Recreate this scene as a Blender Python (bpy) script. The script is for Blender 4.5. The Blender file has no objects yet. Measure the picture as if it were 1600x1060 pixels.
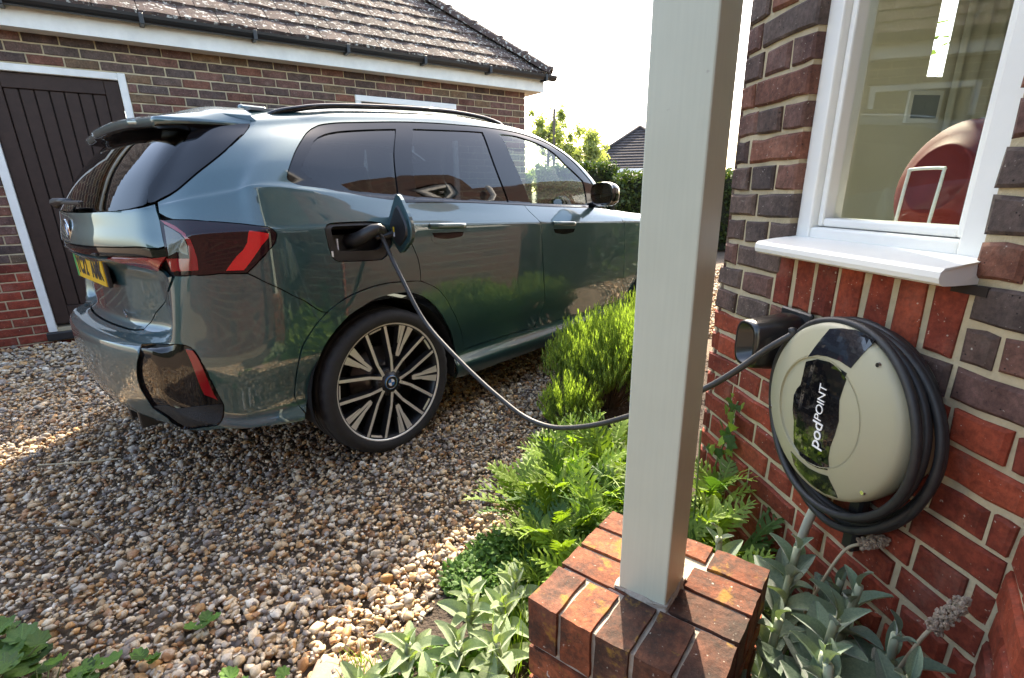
import bpy, bmesh, math, random
import numpy as np
from mathutils import Vector, Matrix, Euler, noise as mnoise
from mathutils.geometry import delaunay_2d_cdt
from math import sin, cos, tan, pi, radians, degrees, sqrt, atan2, hypot

# ------------------------------------------------------------------ camera, sky, sun, exposure
scene = bpy.context.scene
COL = scene.collection
cam_d = bpy.data.cameras.new('camera'); cam = bpy.data.objects.new('camera', cam_d); COL.objects.link(cam)
cam_d.sensor_width = 36; cam_d.lens = 18.0
cam_d.shift_x = -15/1600; cam_d.shift_y = 35/1600
cam_d.clip_start = .02; cam_d.clip_end = 2000
PT, RL = radians(18.3), radians(-0.8)
_cp, _sp = cos(PT), sin(PT)
_A = Matrix(((cos(RL), -sin(RL), 0), (sin(RL), cos(RL), 0), (0, 0, 1))) @ Matrix(((1, 0, 0), (0, -_sp, -_cp), (0, _cp, -_sp)))
_m = Matrix((_A[0], -_A[1], -_A[2])).transposed().to_4x4(); _m.translation = (0, 0, 1.2)
cam.matrix_world = _m
scene.camera = cam

SUN_AZ, SUN_EL = radians(7.6), radians(41.5)
world = bpy.data.worlds.new('World'); scene.world = world; world.use_nodes = True
nt = world.node_tree
sky = nt.nodes.new('ShaderNodeTexSky'); sky.sky_type = 'NISHITA'; sky.sun_disc = False
sky.sun_elevation = SUN_EL; sky.sun_rotation = SUN_AZ
sky.air_density = 1.0; sky.dust_density = 2.6; sky.ozone_density = 1.4
bg = nt.nodes['Background']; bg.inputs['Strength'].default_value = .15
nt.links.new(sky.outputs[0], bg.inputs[0])
sun_d = bpy.data.lights.new('sun', 'SUN'); sun_d.energy = 2.9; sun_d.angle = radians(.53); sun_d.color = (1, .93, .82)
sun = bpy.data.objects.new('sun', sun_d); COL.objects.link(sun)
sun.rotation_euler = Vector((sin(SUN_AZ)*cos(SUN_EL), cos(SUN_AZ)*cos(SUN_EL), sin(SUN_EL))).to_track_quat('Z', 'Y').to_euler()
sun.location = (4, 20, 20)
scene.view_settings.view_transform = 'Standard'; scene.view_settings.look = 'None'
scene.view_settings.exposure = 2.42; scene.view_settings.gamma = 1
scene.view_settings.use_curve_mapping = False
scene.view_settings.use_white_balance = True; scene.view_settings.white_balance_temperature = 7300   # camera set for open shade
scene.cycles.max_bounces = 10; scene.cycles.transparent_max_bounces = 24
scene.cycles.caustics_reflective = False; scene.cycles.caustics_refractive = False
scene.cycles.use_denoising = True

rnd = random.Random(7)
nr = np.random.default_rng(11)

# ------------------------------------------------------------------ helpers
def link(o, parent=None):
    COL.objects.link(o)
    if parent is not None: o.parent = parent
    return o
def tag(o, label=None, cat=None, group=None, kind=None):
    if label: o['label'] = label
    if cat: o['category'] = cat
    if group: o['group'] = group
    if kind: o['kind'] = kind
    return o
def empty(name, loc=(0, 0, 0), rz=0, parent=None, **k):
    o = bpy.data.objects.new(name, None); o.empty_display_size = .1
    o.location = loc; o.rotation_euler = (0, 0, rz); link(o, parent); tag(o, **k); return o
def mesh_obj(name, verts, faces, mat=None, parent=None, smooth=False, mats=None, fm=None, **k):
    me = bpy.data.meshes.new(name); me.from_pydata([tuple(v) for v in verts], [], faces); me.update()
    for m in (mats or ([mat] if mat else [])): me.materials.append(m)
    if fm is not None: me.polygons.foreach_set('material_index', fm)
    if smooth: me.polygons.foreach_set('use_smooth', [True]*len(me.polygons))
    o = bpy.data.objects.new(name, me); link(o, parent); tag(o, **k); return o
def bm_obj(name, bm, mat=None, parent=None, smooth=False, **k):
    me = bpy.data.meshes.new(name); bm.to_mesh(me); bm.free()
    if mat: me.materials.append(mat)
    if smooth: me.polygons.foreach_set('use_smooth', [True]*len(me.polygons))
    o = bpy.data.objects.new(name, me); link(o, parent); tag(o, **k); return o
def share(name, me, loc, rot=(0, 0, 0), scale=(1, 1, 1), parent=None):
    o = bpy.data.objects.new(name, me); o.location = loc; o.rotation_euler = rot; o.scale = scale; link(o, parent); return o
def box_bm(bm, x0, x1, y0, y1, z0, z1, bev=0, seg=1):
    vs = [bm.verts.new(p) for p in ((x0,y0,z0),(x1,y0,z0),(x1,y1,z0),(x0,y1,z0),(x0,y0,z1),(x1,y0,z1),(x1,y1,z1),(x0,y1,z1))]
    fs = [bm.faces.new([vs[i] for i in f]) for f in ((3,2,1,0),(4,5,6,7),(0,1,5,4),(1,2,6,5),(2,3,7,6),(3,0,4,7))]
    if bev:
        es = list({e for f in fs for e in f.edges})
        bmesh.ops.bevel(bm, geom=es, offset=bev, segments=seg, affect='EDGES', profile=.5)
    return bm
def box(name, x0, x1, y0, y1, z0, z1, mat, parent=None, bev=0, seg=1, **k):
    bm = bmesh.new(); box_bm(bm, x0, x1, y0, y1, z0, z1, bev, seg); return bm_obj(name, bm, mat, parent, **k)
def tube_vf(pts, rad, n=10, closed=False, cap=True):
    """swept tube; rad scalar or list"""
    P = [Vector(p) for p in pts]; N = len(P); V = []; F = []
    R = rad if isinstance(rad, (list, tuple)) else [rad]*N
    up = None
    for i in range(N):
        t = (P[(i+1) % N]-P[i-1]) if closed else (P[min(i+1, N-1)]-P[max(i-1, 0)])
        t.normalize()
        if up is None:
            up = Vector((0, 0, 1)) if abs(t.z) < .9 else Vector((1, 0, 0))
        a = up-t*up.dot(t); a.normalize(); up = a; b = t.cross(a)
        for j in range(n):
            an = 2*pi*j/n; V.append(P[i]+(a*cos(an)+b*sin(an))*R[i])
    M = N if closed else N-1
    for i in range(M):
        for j in range(n):
            k = (i+1) % N
            F.append((i*n+j, i*n+(j+1) % n, k*n+(j+1) % n, k*n+j))
    if cap and not closed:
        F.append(tuple(range(n-1, -1, -1))); F.append(tuple((N-1)*n+j for j in range(n)))
    return V, F
def tube(name, pts, rad, mat, parent=None, n=10, closed=False, **k):
    V, F = tube_vf(pts, rad, n, closed); return mesh_obj(name, V, F, mat, parent, smooth=True, **k)
def spline(pts, n=8):
    """Catmull-Rom through points"""
    P = [Vector(p) for p in pts]; out = []
    for i in range(len(P)-1):
        p0, p1, p2, p3 = P[max(i-1, 0)], P[i], P[i+1], P[min(i+2, len(P)-1)]
        for j in range(n):
            t = j/n
            out.append(.5*((2*p1)+(p2-p0)*t+(2*p0-5*p1+4*p2-p3)*t*t+(3*p1-p0-3*p2+p3)*t**3))
    out.append(P[-1]); return out
def merge(parts):
    V = []; F = []
    for v, f in parts:
        k = len(V); V += list(v); F += [tuple(i+k for i in q) for q in f]
    return V, F
def lathe_vf(prof, n=48, axis='y'):
    """profile list of (r, h) revolved; axis y or z or x is the h axis"""
    V = []; F = []
    for r, h in prof:
        for j in range(n):
            a = 2*pi*j/n; c, s = r*cos(a), r*sin(a)
            V.append((c, h, s) if axis == 'y' else ((c, s, h) if axis == 'z' else (h, c, s)))
    for i in range(len(prof)-1):
        for j in range(n):
            F.append((i*n+j, i*n+(j+1) % n, (i+1)*n+(j+1) % n, (i+1)*n+j))
    return V, F
def text_mesh(body, size, ext=.0005, shear=0, spacing=1.0, offset=0):
    c = bpy.data.curves.new('lettering', 'FONT'); c.body = body; c.size = size; c.extrude = ext; c.shear = shear
    c.align_x = 'CENTER'; c.align_y = 'CENTER'; c.space_character = spacing; c.offset = offset; c.resolution_u = 3
    o = bpy.data.objects.new('lettering', c); COL.objects.link(o)
    bpy.context.view_layer.update()
    me = bpy.data.meshes.new_from_object(o.evaluated_get(bpy.context.evaluated_depsgraph_get()))
    bpy.data.objects.remove(o); bpy.data.curves.remove(c); return me

# ------------------------------------------------------------------ materials
def new_mat(name):
    m = bpy.data.materials.new(name); m.use_nodes = True
    return m, m.node_tree, m.node_tree.nodes['Principled BSDF']
def setp(b, **k):
    names = dict(col='Base Color', rough='Roughness', metal='Metallic', spec='Specular IOR Level', coat='Coat Weight', coatr='Coat Roughness', trans='Transmission Weight', ior='IOR', sub='Subsurface Weight', sheen='Sheen Weight', alpha='Alpha')
    for q, v in k.items():
        if q == 'col': v = (*v, 1)
        b.inputs[names[q]].default_value = v
def N_(nt, t, **k):
    n = nt.nodes.new(t)
    for a, v in k.items():
        if a in n.inputs.keys(): n.inputs[a].default_value = v
        else: setattr(n, a, v)
    return n
def ramp(nt, fac, stops, interp='LINEAR'):
    r = nt.nodes.new('ShaderNodeValToRGB'); r.color_ramp.interpolation = interp
    el = r.color_ramp.elements
    while len(el) < len(stops): el.new(.5)
    for e, (p, c) in zip(el, stops): e.position = p; e.color = (*c, 1)
    if fac is not None: nt.links.new(fac, r.inputs['Fac'])
    return r.outputs['Color']
def mixc(nt, a, b, fac, mode='MIX'):
    m = nt.nodes.new('ShaderNodeMix'); m.data_type = 'RGBA'; m.blend_type = mode
    for sock, v in ((m.inputs[6], a), (m.inputs[7], b), (m.inputs[0], fac)):
        if isinstance(v, (int, float)): sock.default_value = v
        elif isinstance(v, tuple): sock.default_value = (*v, 1)
        else: nt.links.new(v, sock)
    return m.outputs[2]
def coords(nt, kind='Object', rand=0.0, scale=None):
    tc = nt.nodes.new('ShaderNodeTexCoord'); out = tc.outputs[kind]
    if rand:
        oi = nt.nodes.new('ShaderNodeObjectInfo'); vm = nt.nodes.new('ShaderNodeVectorMath'); vm.operation = 'ADD'
        mm = nt.nodes.new('ShaderNodeMath'); mm.operation = 'MULTIPLY'; mm.inputs[1].default_value = rand
        nt.links.new(oi.outputs['Random'], mm.inputs[0]); nt.links.new(out, vm.inputs[0]); nt.links.new(mm.outputs[0], vm.inputs[1]); out = vm.outputs[0]
    if scale:
        mp = nt.nodes.new('ShaderNodeMapping'); mp.inputs['Scale'].default_value = scale; nt.links.new(out, mp.inputs[0]); out = mp.outputs[0]
    return out
def noise(nt, vec, scale, detail=4, rough=.55, out='Fac', dist=0):
    n = N_(nt, 'ShaderNodeTexNoise', Scale=scale, Detail=detail, Roughness=rough, Distortion=dist); nt.links.new(vec, n.inputs['Vector']); return n.outputs[out]
def bump(nt, b, h, strength=.3, dist=.01):
    n = N_(nt, 'ShaderNodeBump', Strength=strength, Distance=dist); nt.links.new(h, n.inputs['Height']); nt.links.new(n.outputs[0], b.inputs['Normal']); return n
def simple(name, col, rough=.5, metal=0, coat=0, var=0, vscale=20, bmp=0, bscale=200, bdist=.002, kind='Object', spec=.5, rand=0):
    m, nt, b = new_mat(name); setp(b, col=col, rough=rough, metal=metal, coat=coat, spec=spec)
    if var or bmp:
        v = coords(nt, kind, rand)
    if var:
        f = noise(nt, v, vscale, 5, .6)
        c = ramp(nt, f, [(.3, tuple(x*(1-var) for x in col)), (.7, tuple(min(1, x*(1+var)) for x in col))])
        nt.links.new(c, b.inputs['Base Color'])
    if bmp: bump(nt, b, noise(nt, v, bscale, 3), bmp, bdist)
    return m
def thin_glass(name, tint, refl=1.0, rough=0.0):
    m = bpy.data.materials.new(name); m.use_nodes = True; nt = m.node_tree; nt.nodes.remove(nt.nodes['Principled BSDF'])
    out = nt.nodes['Material Output']; t = nt.nodes.new('ShaderNodeBsdfTransparent'); t.inputs[0].default_value = (*tint, 1)
    g = nt.nodes.new('ShaderNodeBsdfGlossy'); g.inputs['Roughness'].default_value = rough; g.inputs['Color'].default_value = (refl, refl, refl, 1)
    f = nt.nodes.new('ShaderNodeFresnel'); ge = nt.nodes.new('ShaderNodeNewGeometry'); ma = nt.nodes.new('ShaderNodeMath'); ma.operation = 'MULTIPLY_ADD'; ma.inputs[1].default_value = 1/1.55-1.55; ma.inputs[2].default_value = 1.55
    nt.links.new(ge.outputs['Backfacing'], ma.inputs[0]); nt.links.new(ma.outputs[0], f.inputs['IOR'])   # same reflectance from either side of a thin pane
    mx = nt.nodes.new('ShaderNodeMixShader'); nt.links.new(f.outputs[0], mx.inputs[0]); nt.links.new(t.outputs[0], mx.inputs[1]); nt.links.new(g.outputs[0], mx.inputs[2]); nt.links.new(mx.outputs[0], out.inputs[0])
    return m
def brick_mat(name, c1, c2, pits=0, bmp=.5, lichen=None, rough=.85, bloom=.22):
    m, nt, b = new_mat(name); setp(b, rough=rough, spec=.3)
    v = coords(nt, 'Object', 37.0)
    f = noise(nt, v, 9, 6, .65); col = ramp(nt, f, [(.32, c1), (.68, c2)])
    g = noise(nt, v, 85, 4, .7); col = mixc(nt, col, ramp(nt, g, [(.35, (.55, .55, .55)), (.65, (1.18, 1.15, 1.1))]), .75, 'MULTIPLY')
    oi = nt.nodes.new('ShaderNodeObjectInfo')
    col = mixc(nt, col, ramp(nt, oi.outputs['Random'], [(0, (.72, .72, .76)), (.5, (1, 1, 1)), (1, (1.22, 1.12, 1.05))]), 1.0, 'MULTIPLY')
    h = g
    if pits:
        vo = N_(nt, 'ShaderNodeTexVoronoi', Scale=95.0); nt.links.new(v, vo.inputs['Vector'])
        pm = ramp(nt, vo.outputs['Distance'], [(.10, (1, 1, 1)), (.20, (0, 0, 0))])
        n2 = noise(nt, v, 30, 2); pm = mixc(nt, (0, 0, 0), pm, ramp(nt, n2, [(.48, (0, 0, 0)), (.58, (1, 1, 1))]))
        col = mixc(nt, col, (.02, .017, .017), pm)
        inv = nt.nodes.new('ShaderNodeMath'); inv.operation = 'SUBTRACT'; nt.links.new(g, inv.inputs[0]); nt.links.new(pm, inv.inputs[1]); h = inv.outputs[0]
    n3 = noise(nt, v, 7, 6, .7); col = mixc(nt, col, (.40, .34, .28), ramp(nt, n3, [(.54, (0, 0, 0)), (.82, (bloom, bloom, bloom))]))
    n7 = noise(nt, v, 130, 2, .5); col = mixc(nt, col, (.62, .57, .48), ramp(nt, n7, [(.70, (0, 0, 0)), (.76, (.7, .7, .7))]))   # specks of old paint and lime
    n8 = noise(nt, v, 17, 5, .7); col = mixc(nt, col, ramp(nt, n8, [(.35, (.45, .43, .42)), (.6, (1.1, 1.1, 1.1))]), .6, 'MULTIPLY')
    if lichen:
        n6 = noise(nt, v, 13, 7, .8); col = mixc(nt, col, (.035, .026, .02), ramp(nt, n6, [(.44, (0, 0, 0)), (.62, (.85, .85, .85))]))
        n4 = noise(nt, v, 14, 5, .7); col = mixc(nt, col, lichen, ramp(nt, n4, [(.58, (0, 0, 0)), (.66, (.7, .7, .7))]))
        n5 = noise(nt, v, 55, 3, .6); col = mixc(nt, col, (.55, .52, .45), ramp(nt, n5, [(.70, (0, 0, 0)), (.74, (.8, .8, .8))]))
    nt.links.new(col, b.inputs['Base Color'])
    bump(nt, b, h, bmp, .004)
    return m
M = {}
M['mortar'] = simple('mortar', (.50, .41, .265), .95, var=.22, vscale=12, bmp=.7, bscale=150, bdist=.004)
M['mortar_grey'] = simple('mortar_grey', (.36, .32, .26), .95, var=.35, vscale=18, bmp=.8, bscale=120, bdist=.005)
M['b_dark'] = brick_mat('brick_dark', (.070, .050, .045), (.158, .100, .084), 1)
M['b_grey'] = brick_mat('brick_grey', (.082, .062, .056), (.160, .116, .100), 1)
M['b_plum'] = brick_mat('brick_plum', (.130, .068, .056), (.215, .118, .097), 1, bloom=.3)
M['b_rust'] = brick_mat('brick_rust', (.170, .068, .046), (.250, .115, .080), 1, bloom=.25)
M['b_tan'] = brick_mat('brick_tan', (.14, .095, .06), (.22, .14, .085), 0)
M['b_red'] = brick_mat('brick_red', (.255, .046, .023), (.345, .078, .040), 0, bmp=.22, rough=.75)
M['b_redd'] = brick_mat('brick_red_deep', (.205, .036, .020), (.285, .058, .032), 0, bmp=.22, rough=.75)
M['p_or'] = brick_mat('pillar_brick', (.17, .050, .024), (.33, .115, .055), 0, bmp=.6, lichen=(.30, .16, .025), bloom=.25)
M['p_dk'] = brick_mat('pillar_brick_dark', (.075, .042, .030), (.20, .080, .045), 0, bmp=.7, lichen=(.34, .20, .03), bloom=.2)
M['white'] = simple('white_paint', (.82, .81, .77), .38, var=.03, vscale=6, bmp=.12, bscale=60)
M['white_old'] = simple('old_white_paint', (.76, .75, .70), .55, var=.08, vscale=9, bmp=.2, bscale=80)
M['black_pl'] = simple('black_plastic', (.018, .018, .019), .42, bmp=.1, bscale=400)
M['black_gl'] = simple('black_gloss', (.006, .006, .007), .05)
M['rubber'] = simple('cable_rubber', (.022, .023, .025), .5, var=.3, vscale=40)
M['chrome'] = simple('chrome', (.78, .78, .78), .12, metal=1)
M['alu'] = simple('machined_alloy', (.74, .73, .69), .38, metal=.5)

# ------------------------------------------------------------------ bricks
def brick_vf(l, h, d, seed=0, bev=.006, jit=.0025):
    """front at y=0, body goes to +y; uneven bevelled arrises"""
    r = random.Random(seed); V = []; F = []
    def j(a): return a+r.uniform(-jit, jit)
    nx = max(2, int(l/.07)+1)
    top = [(l*i/nx, h) for i in range(nx+1)]; bot = [(l*i/nx, 0) for i in range(nx+1)]
    outer = bot+top[::-1]
    outer = [(min(l, max(0, j(x))), min(h+.001, max(-.001, j(z)))) for x, z in outer]
    n = len(outer)
    cx, cz = l/2, h/2
    inner = [(x+(bev*1.3 if x < cx-1e-6 and x < l*.2 else (-bev*1.3 if x > l*.8 else 0)), z+(bev if z < cz else -bev)) for x, z in outer]
    V += [(x-l/2, d, z-h/2) for x, z in outer]; V += [(x-l/2, bev*r.uniform(.7, 1.2), z-h/2) for x, z in outer]; V += [(x-l/2, r.uniform(-.0015, .001), z-h/2) for x, z in inner]
    for k in (0, n):
        for i in range(n): F.append((k+i, k+(i+1) % n, k+n+(i+1) % n, k+n+i))
    k = 2*n
    for i in range(nx): F.append((k+i, k+i+1, k+n-2-i, k+n-1-i))
    return V, F
def brick_mesh(l, h, d, mat, seed, **k):
    V, F = brick_vf(l, h, d, seed, **k); me = bpy.data.meshes.new('brick'); me.from_pydata(V, [], F); me.update(); me.materials.append(mat); return me

# ------------------------------------------------------------------ garage
GO = (-2.669, 5.338, 0)
garage = empty('garage', GO, radians(36), label='brick garage with dark tiled hipped roof behind the car', cat='garage')
M['door_brown'] = simple('dark_brown_paint', (.038, .021, .015), .6, var=.2, vscale=25, bmp=.25, bscale=90, spec=.3)
M['gutter'] = simple('gutter_plastic', (.014, .014, .015), .4)
DX0, DX1, DZ = -1.752, -.795, 2.19
WX0, WX1, WZ0, WZ1 = 1.17, 2.385, .95, 2.20
GX0, GX1, GT = -3.9, 3.41, 2.44
parts = []
def slab(x0, x1, z0, z1, y0=.008, y1=.11):
    bm = bmesh.new(); box_bm(bm, x0, x1, y0, y1, z0, z1); v = [tuple(q.co) for q in bm.verts]; f = [tuple(x.index for x in q.verts) for q in (bm.verts.index_update(), bm.faces)[1]]; bm.free(); return v, f
for a in ((GX0, DX0, -.1, GT), (DX0, DX1, DZ, GT), (DX0, DX1, -.1, .13), (DX1, WX0, -.1, GT), (WX0, WX1, -.1, WZ0), (WX0, WX1, WZ1, GT), (WX1, GX1-.008, -.1, GT)):
    parts.append(slab(*a))
parts.append(slab(GX1-.11, GX1-.008, -.1, GT, .1101, 5.4)); parts.append(slab(GX0, GX0+.1, -.1, GT, .1101, 5.4)); parts.append(slab(GX0, GX1, -.1, GT, 5.4, 5.5))
gwall = mesh_obj('wall', *merge(parts), M['mortar'], garage)
pal_up = ['b_dark', 'b_dark', 'b_grey', 'b_grey', 'b_plum', 'b_plum', 'b_plum', 'b_rust', 'b_tan', 'b_dark', 'b_plum']
GM = {}
def gbrick(l, key, sd):
    q = (round(l, 3), key, sd)
    if q not in GM: GM[q] = brick_mesh(l, .064, .1, M[key], sd+int(l*1000), jit=.002, bev=.005)
    return GM[q]
rest = {}
r2 = random.Random(3); nb = 0
for k in range(0, 33):
    zc = .016+.075*k-.0325
    if zc+.03 > GT: break
    x = GX0+(.1125 if k % 2 else 0)-.2
    while x < GX1:
        a, b = max(x+.005, GX0), min(x+.22, GX1); x += .225
        segs = [(a, b)]
        for o0, o1, z0, z1 in ((DX0, DX1, .13, DZ), (WX0, WX1, WZ0, WZ1)):
            if z0-.02 < zc < z1+.01:
                ns = []
                for s0, s1 in segs:
                    if s1 <= o0 or s0 >= o1: ns.append((s0, s1))
                    else:
                        if s0 < o0-.03: ns.append((s0, o0-.004))
                        if s1 > o1+.03: ns.append((o1+.004, s1))
                segs = ns
        for s0, s1 in segs:
            l = s1-s0
            if l < .03: continue
            key = r2.choice(['b_redd', 'b_redd', 'b_red']) if zc < .69 else r2.choice(pal_up)
            xm = (s0+s1)/2
            vis = (xm < DX0+.02 and xm > -2.6) or (zc > 1.72 and xm > -1.9) or (zc < .25 and -1.9 < xm < -1.2)
            if vis and nb < 298:
                share('brick', gbrick(round(l*200)/200, key, r2.randrange(3)), (xm, r2.uniform(-.003, .002), zc), parent=gwall); nb += 1
            else: rest.setdefault(key, []).append((l, xm, zc))
V = []; F = []; FM = []; keys = list(rest)
for ki, key in enumerate(keys):
    for l, xm, zc in rest[key]:
        v, f = brick_vf(l, .064, .1, int(xm*977+zc*313)); n0 = len(V)
        V += [(p[0]+xm, p[1], p[2]+zc) for p in v]; F += [tuple(i+n0 for i in q) for q in f]; FM += [ki]*len(f)
mesh_obj('brickwork', V, F, None, gwall, mats=[M[k] for k in keys], fm=FM, kind='stuff')
# right-hand gable return: bricks continue round the corner
V = []; F = []
for k in range(33):
    zc = .016+.075*k-.0325
    if zc+.03 > GT: break
    y = .105+(.1125 if k % 2 else 0)
    for i in range(22):
        v, f = brick_vf(.215, .064, .05, k*31+i); n0 = len(V)
        V += [(GX1-p[1], y+.11+p[0]+i*.225, p[2]+zc) for p in v]; F += [tuple(q+n0 for q in w) for w in f]
mesh_obj('brickwork', V, F, M['b_plum'], gwall, kind='stuff')
# door
door = empty('door', (0, 0, 0), parent=garage)
for nm, a in (('door_frame', (DX0, DX0+.055, -.012, .06, .10, DZ)), ('door_frame', (DX1-.055, DX1, -.012, .06, .10, DZ)), ('door_frame', (DX0+.055, DX1-.055, -.010, .06, DZ-.055, DZ-.002))):
    box(nm, *a, M['white_old'], door, bev=.004)
ix0, ix1 = DX0+.058, DX1-.058
box('stile', ix0, ix0+.10, .018, .06, .16, DZ-.06, M['door_brown'], door, bev=.004)
box('stile', ix1-.10, ix1, .018, .06, .16, DZ-.06, M['door_brown'], door, bev=.004)
box('rail', ix0+.101, ix1-.101, .019, .06, DZ-.17, DZ-.06, M['door_brown'], door, bev=.004)
box('rail', ix0+.101, ix1-.101, .019, .06, .16, .31, M['door_brown'], door, bev=.004)
nbd = 7; bw = (ix1-ix0-.202)/nbd
for i in range(nbd):
    box('board', ix0+.101+bw*i+.0035, ix0+.101+bw*(i+1)-.0035, .030, .055, .311, DZ-.171, M['door_brown'], door, bev=.005)
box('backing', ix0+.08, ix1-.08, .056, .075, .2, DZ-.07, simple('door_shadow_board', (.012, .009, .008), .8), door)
box('threshold', DX0-.02, DX1+.02, -.05, .06, .03, .098, M['black_pl'], door, bev=.006)
# window
win = empty('window', (0, 0, 0), parent=garage)
for a in ((WX0, WX1, -.012, .06, WZ1-.06, WZ1), (WX0, WX1, -.012, .06, WZ0, WZ0+.06), (WX0, WX0+.06, -.010, .06, WZ0+.061, WZ1-.061), (WX1-.06, WX1, -.010, .06, WZ0+.061, WZ1-.061), ((WX0+WX1)/2-.03, (WX0+WX1)/2+.03, -.008, .06, WZ0+.062, WZ1-.062)):
    box('window_frame', *a, M['white'], win, bev=.005)
M['dark_glass'] = simple('dark_window_glass', (.02, .024, .026), .04, spec=.6)
for a, b in ((WX0+.06, (WX0+WX1)/2-.03), ((WX0+WX1)/2+.03, WX1-.06)): box('pane', a, b, .03, .036, WZ0+.06, WZ1-.06, M['dark_glass'], win)
# fascia, soffit, gutter
EY, EZ, PIT = -.20, 2.60, radians(39); EX = 3.62
box('fascia', GX0-.2, EX-.03, -.165, -.14, 2.41, 2.565, M['white_old'], garage)
box('fascia', EX-.055, EX-.03, -.139, 5.6, 2.41, 2.565, M['white_old'], garage)
box('soffit', GX0-.2, EX-.056, -.1395, 0.02, 2.412, 2.432, M['white_old'], garage)
box('soffit', GX1+.001, EX-.056, .021, 5.6, 2.412, 2.432, M['white_old'], garage)
gv = []; gf_ = []
def gut(p0, p1, side):
    V = []; F = []; n = 9
    for i in (0, 1):
        p = (p0, p1)[i]
        for ro in (.058, .052):
            for j in range(n):
                a = pi+pi*j/(n-1); V.append((p[0]+side[0]*ro*cos(a), p[1]+side[1]*ro*cos(a), p[2]+ro*sin(a)*1.0))
    for j in range(n-1):
        F += [(j, j+1, 2*n+j+1, 2*n+j), (n+j, 3*n+j, 3*n+j+1, n+j+1), (j, n+j, n+j+1, j+1), (2*n+j, 2*n+j+1, 3*n+j+1, 3*n+j)]
    for j in (0, n-1): F.append((j, 2*n+j, 3*n+j, n+j))
    return V, F
gutter = mesh_obj('gutter', *merge([gut((GX0-.2, EY-.035, EZ-.012), (EX+.09, EY-.035, EZ-.012), (0, 1))]), M['gutter'], garage)
for gx in np.arange(-3.1, 3.6, .83):
    box('bracket', gx-.016, gx+.016, EY-.1, EY+.03, EZ-.085, EZ-.005, M['gutter'], garage, bev=.004)
# roof
ty = tan(PIT); RW = 2.9
gx0 = GX0-.2
roofv = [(gx0, EY, EZ), (EX, EY, EZ), (EX-RW, EY+RW, EZ+RW*ty), (gx0, EY+RW, EZ+RW*ty), (EX, EY+2*RW, EZ), (gx0, EY+2*RW, EZ)]
M['tile_base'] = simple('roof_underlay', (.05, .042, .038), .9)
roof = mesh_obj('roof', roofv+[(x, y, z-.03) for x, y, z in roofv], [(0, 1, 2, 3), (1, 4, 2), (3, 2, 4, 5), (7, 6, 9, 8), (7, 8, 10), (9, 11, 10, 8), (0, 6, 7, 1), (1, 7, 10, 4), (0, 3, 9, 6), (3, 5, 11, 9), (5, 4, 10, 11)], M['tile_base'], garage)
def tile_mat():
    m, nt, b = new_mat('concrete_roof_tile'); setp(b, rough=.92, spec=.25)
    v = coords(nt, 'Object', 53.0); f = noise(nt, v, 7, 6, .7); col = ramp(nt, f, [(.3, (.036, .026, .023)), (.7, (.092, .064, .055))])
    oi = nt.nodes.new('ShaderNodeObjectInfo'); col = mixc(nt, col, ramp(nt, oi.outputs['Random'], [(0, (.7, .7, .7)), (1, (1.3, 1.22, 1.2))]), 1.0, 'MULTIPLY')
    l1 = noise(nt, v, 26, 4, .6); col = mixc(nt, col, (.50, .48, .42), ramp(nt, l1, [(.565, (0, 0, 0)), (.62, (.9, .9, .9))]))
    l2 = noise(nt, v, 60, 3, .6); col = mixc(nt, col, (.10, .085, .03), ramp(nt, l2, [(.60, (0, 0, 0)), (.68, (.7, .7, .7))]))
    nt.links.new(col, b.inputs['Base Color']); bump(nt, b, noise(nt, v, 60, 5, .7), .8, .008); return m
M['tile'] = tile_mat()
def tile_mesh(w, ln, seed):
    r = random.Random(seed); n = 5; V = []; F = []
    for iy, (yy, zz) in enumerate(((0, 0), (.012, .028), (ln, .006))):
        for i in range(n+1):
            x = w*i/n-w/2; cr = .005*(1-abs(2*i/n-1)**3) if iy else 0
            V.append((x, yy+(r.uniform(-.008, .008) if iy < 2 else 0), zz+cr+r.uniform(-.002, .002)*(iy == 1)))
    for iy in (0, 1):
        for i in range(n): F.append((iy*(n+1)+i, iy*(n+1)+i+1, (iy+1)*(n+1)+i+1, (iy+1)*(n+1)+i))
    k = len(V); V += [(-w/2, .012, -.002), (-w/2, ln, -.002), (w/2, .012, -.002), (w/2, ln, -.002)]
    F += [(n+1, 2*n+2, k+1, k), (2*n+1, k+2, k+3, 3*n+2)]
    me = bpy.data.meshes.new('tile'); me.from_pydata(V, [], F); me.update(); me.materials.append(M['tile']); return me
GA, TW = .225, .29
tm = [tile_mesh(TW-.006, .34, i) for i in range(5)]
tn = 0
for i in range(24):
    s = -.045+GA*i; y = EY+s*cos(PIT); z = EZ+s*sin(PIT)+.02
    if y > EY+RW-.1: break
    hipx = EX-(y-EY)
    x = gx0+TW/2+(TW/2 if i % 2 else 0)
    while x < hipx+.16:
        xx = x; x += TW
        sc = 1
        if xx+TW/2 > hipx-.02:
            w2 = hipx-.0-(xx-TW/2)
            if w2 < .05: continue
            sc = min(1, w2/TW); xx = xx-TW/2+TW*sc/2
        if (xx > .1-.0 and i < 12) and tn < 298:
            share('tile', tm[r2.randrange(5)], (xx, y, z), (PIT+r2.uniform(-.012, .006), r2.uniform(-.006, .006), r2.uniform(-.01, .01)), (sc, 1, 1), parent=roof); tn += 1
        else: rest.setdefault('tile', []).append((xx, y, z, sc))
V = []; F = []
for xx, y, z, sc in rest['tile']:
    me = tm[r2.randrange(5)]; mt = Matrix.Translation((xx, y, z)) @ Euler((PIT, 0, 0)).to_matrix().to_4x4(); n0 = len(V)
    V += [tuple(mt @ Vector((v.co.x*sc, v.co.y, v.co.z))) for v in me.vertices]; F += [tuple(q+n0 for q in p.vertices) for p in me.polygons]
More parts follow.
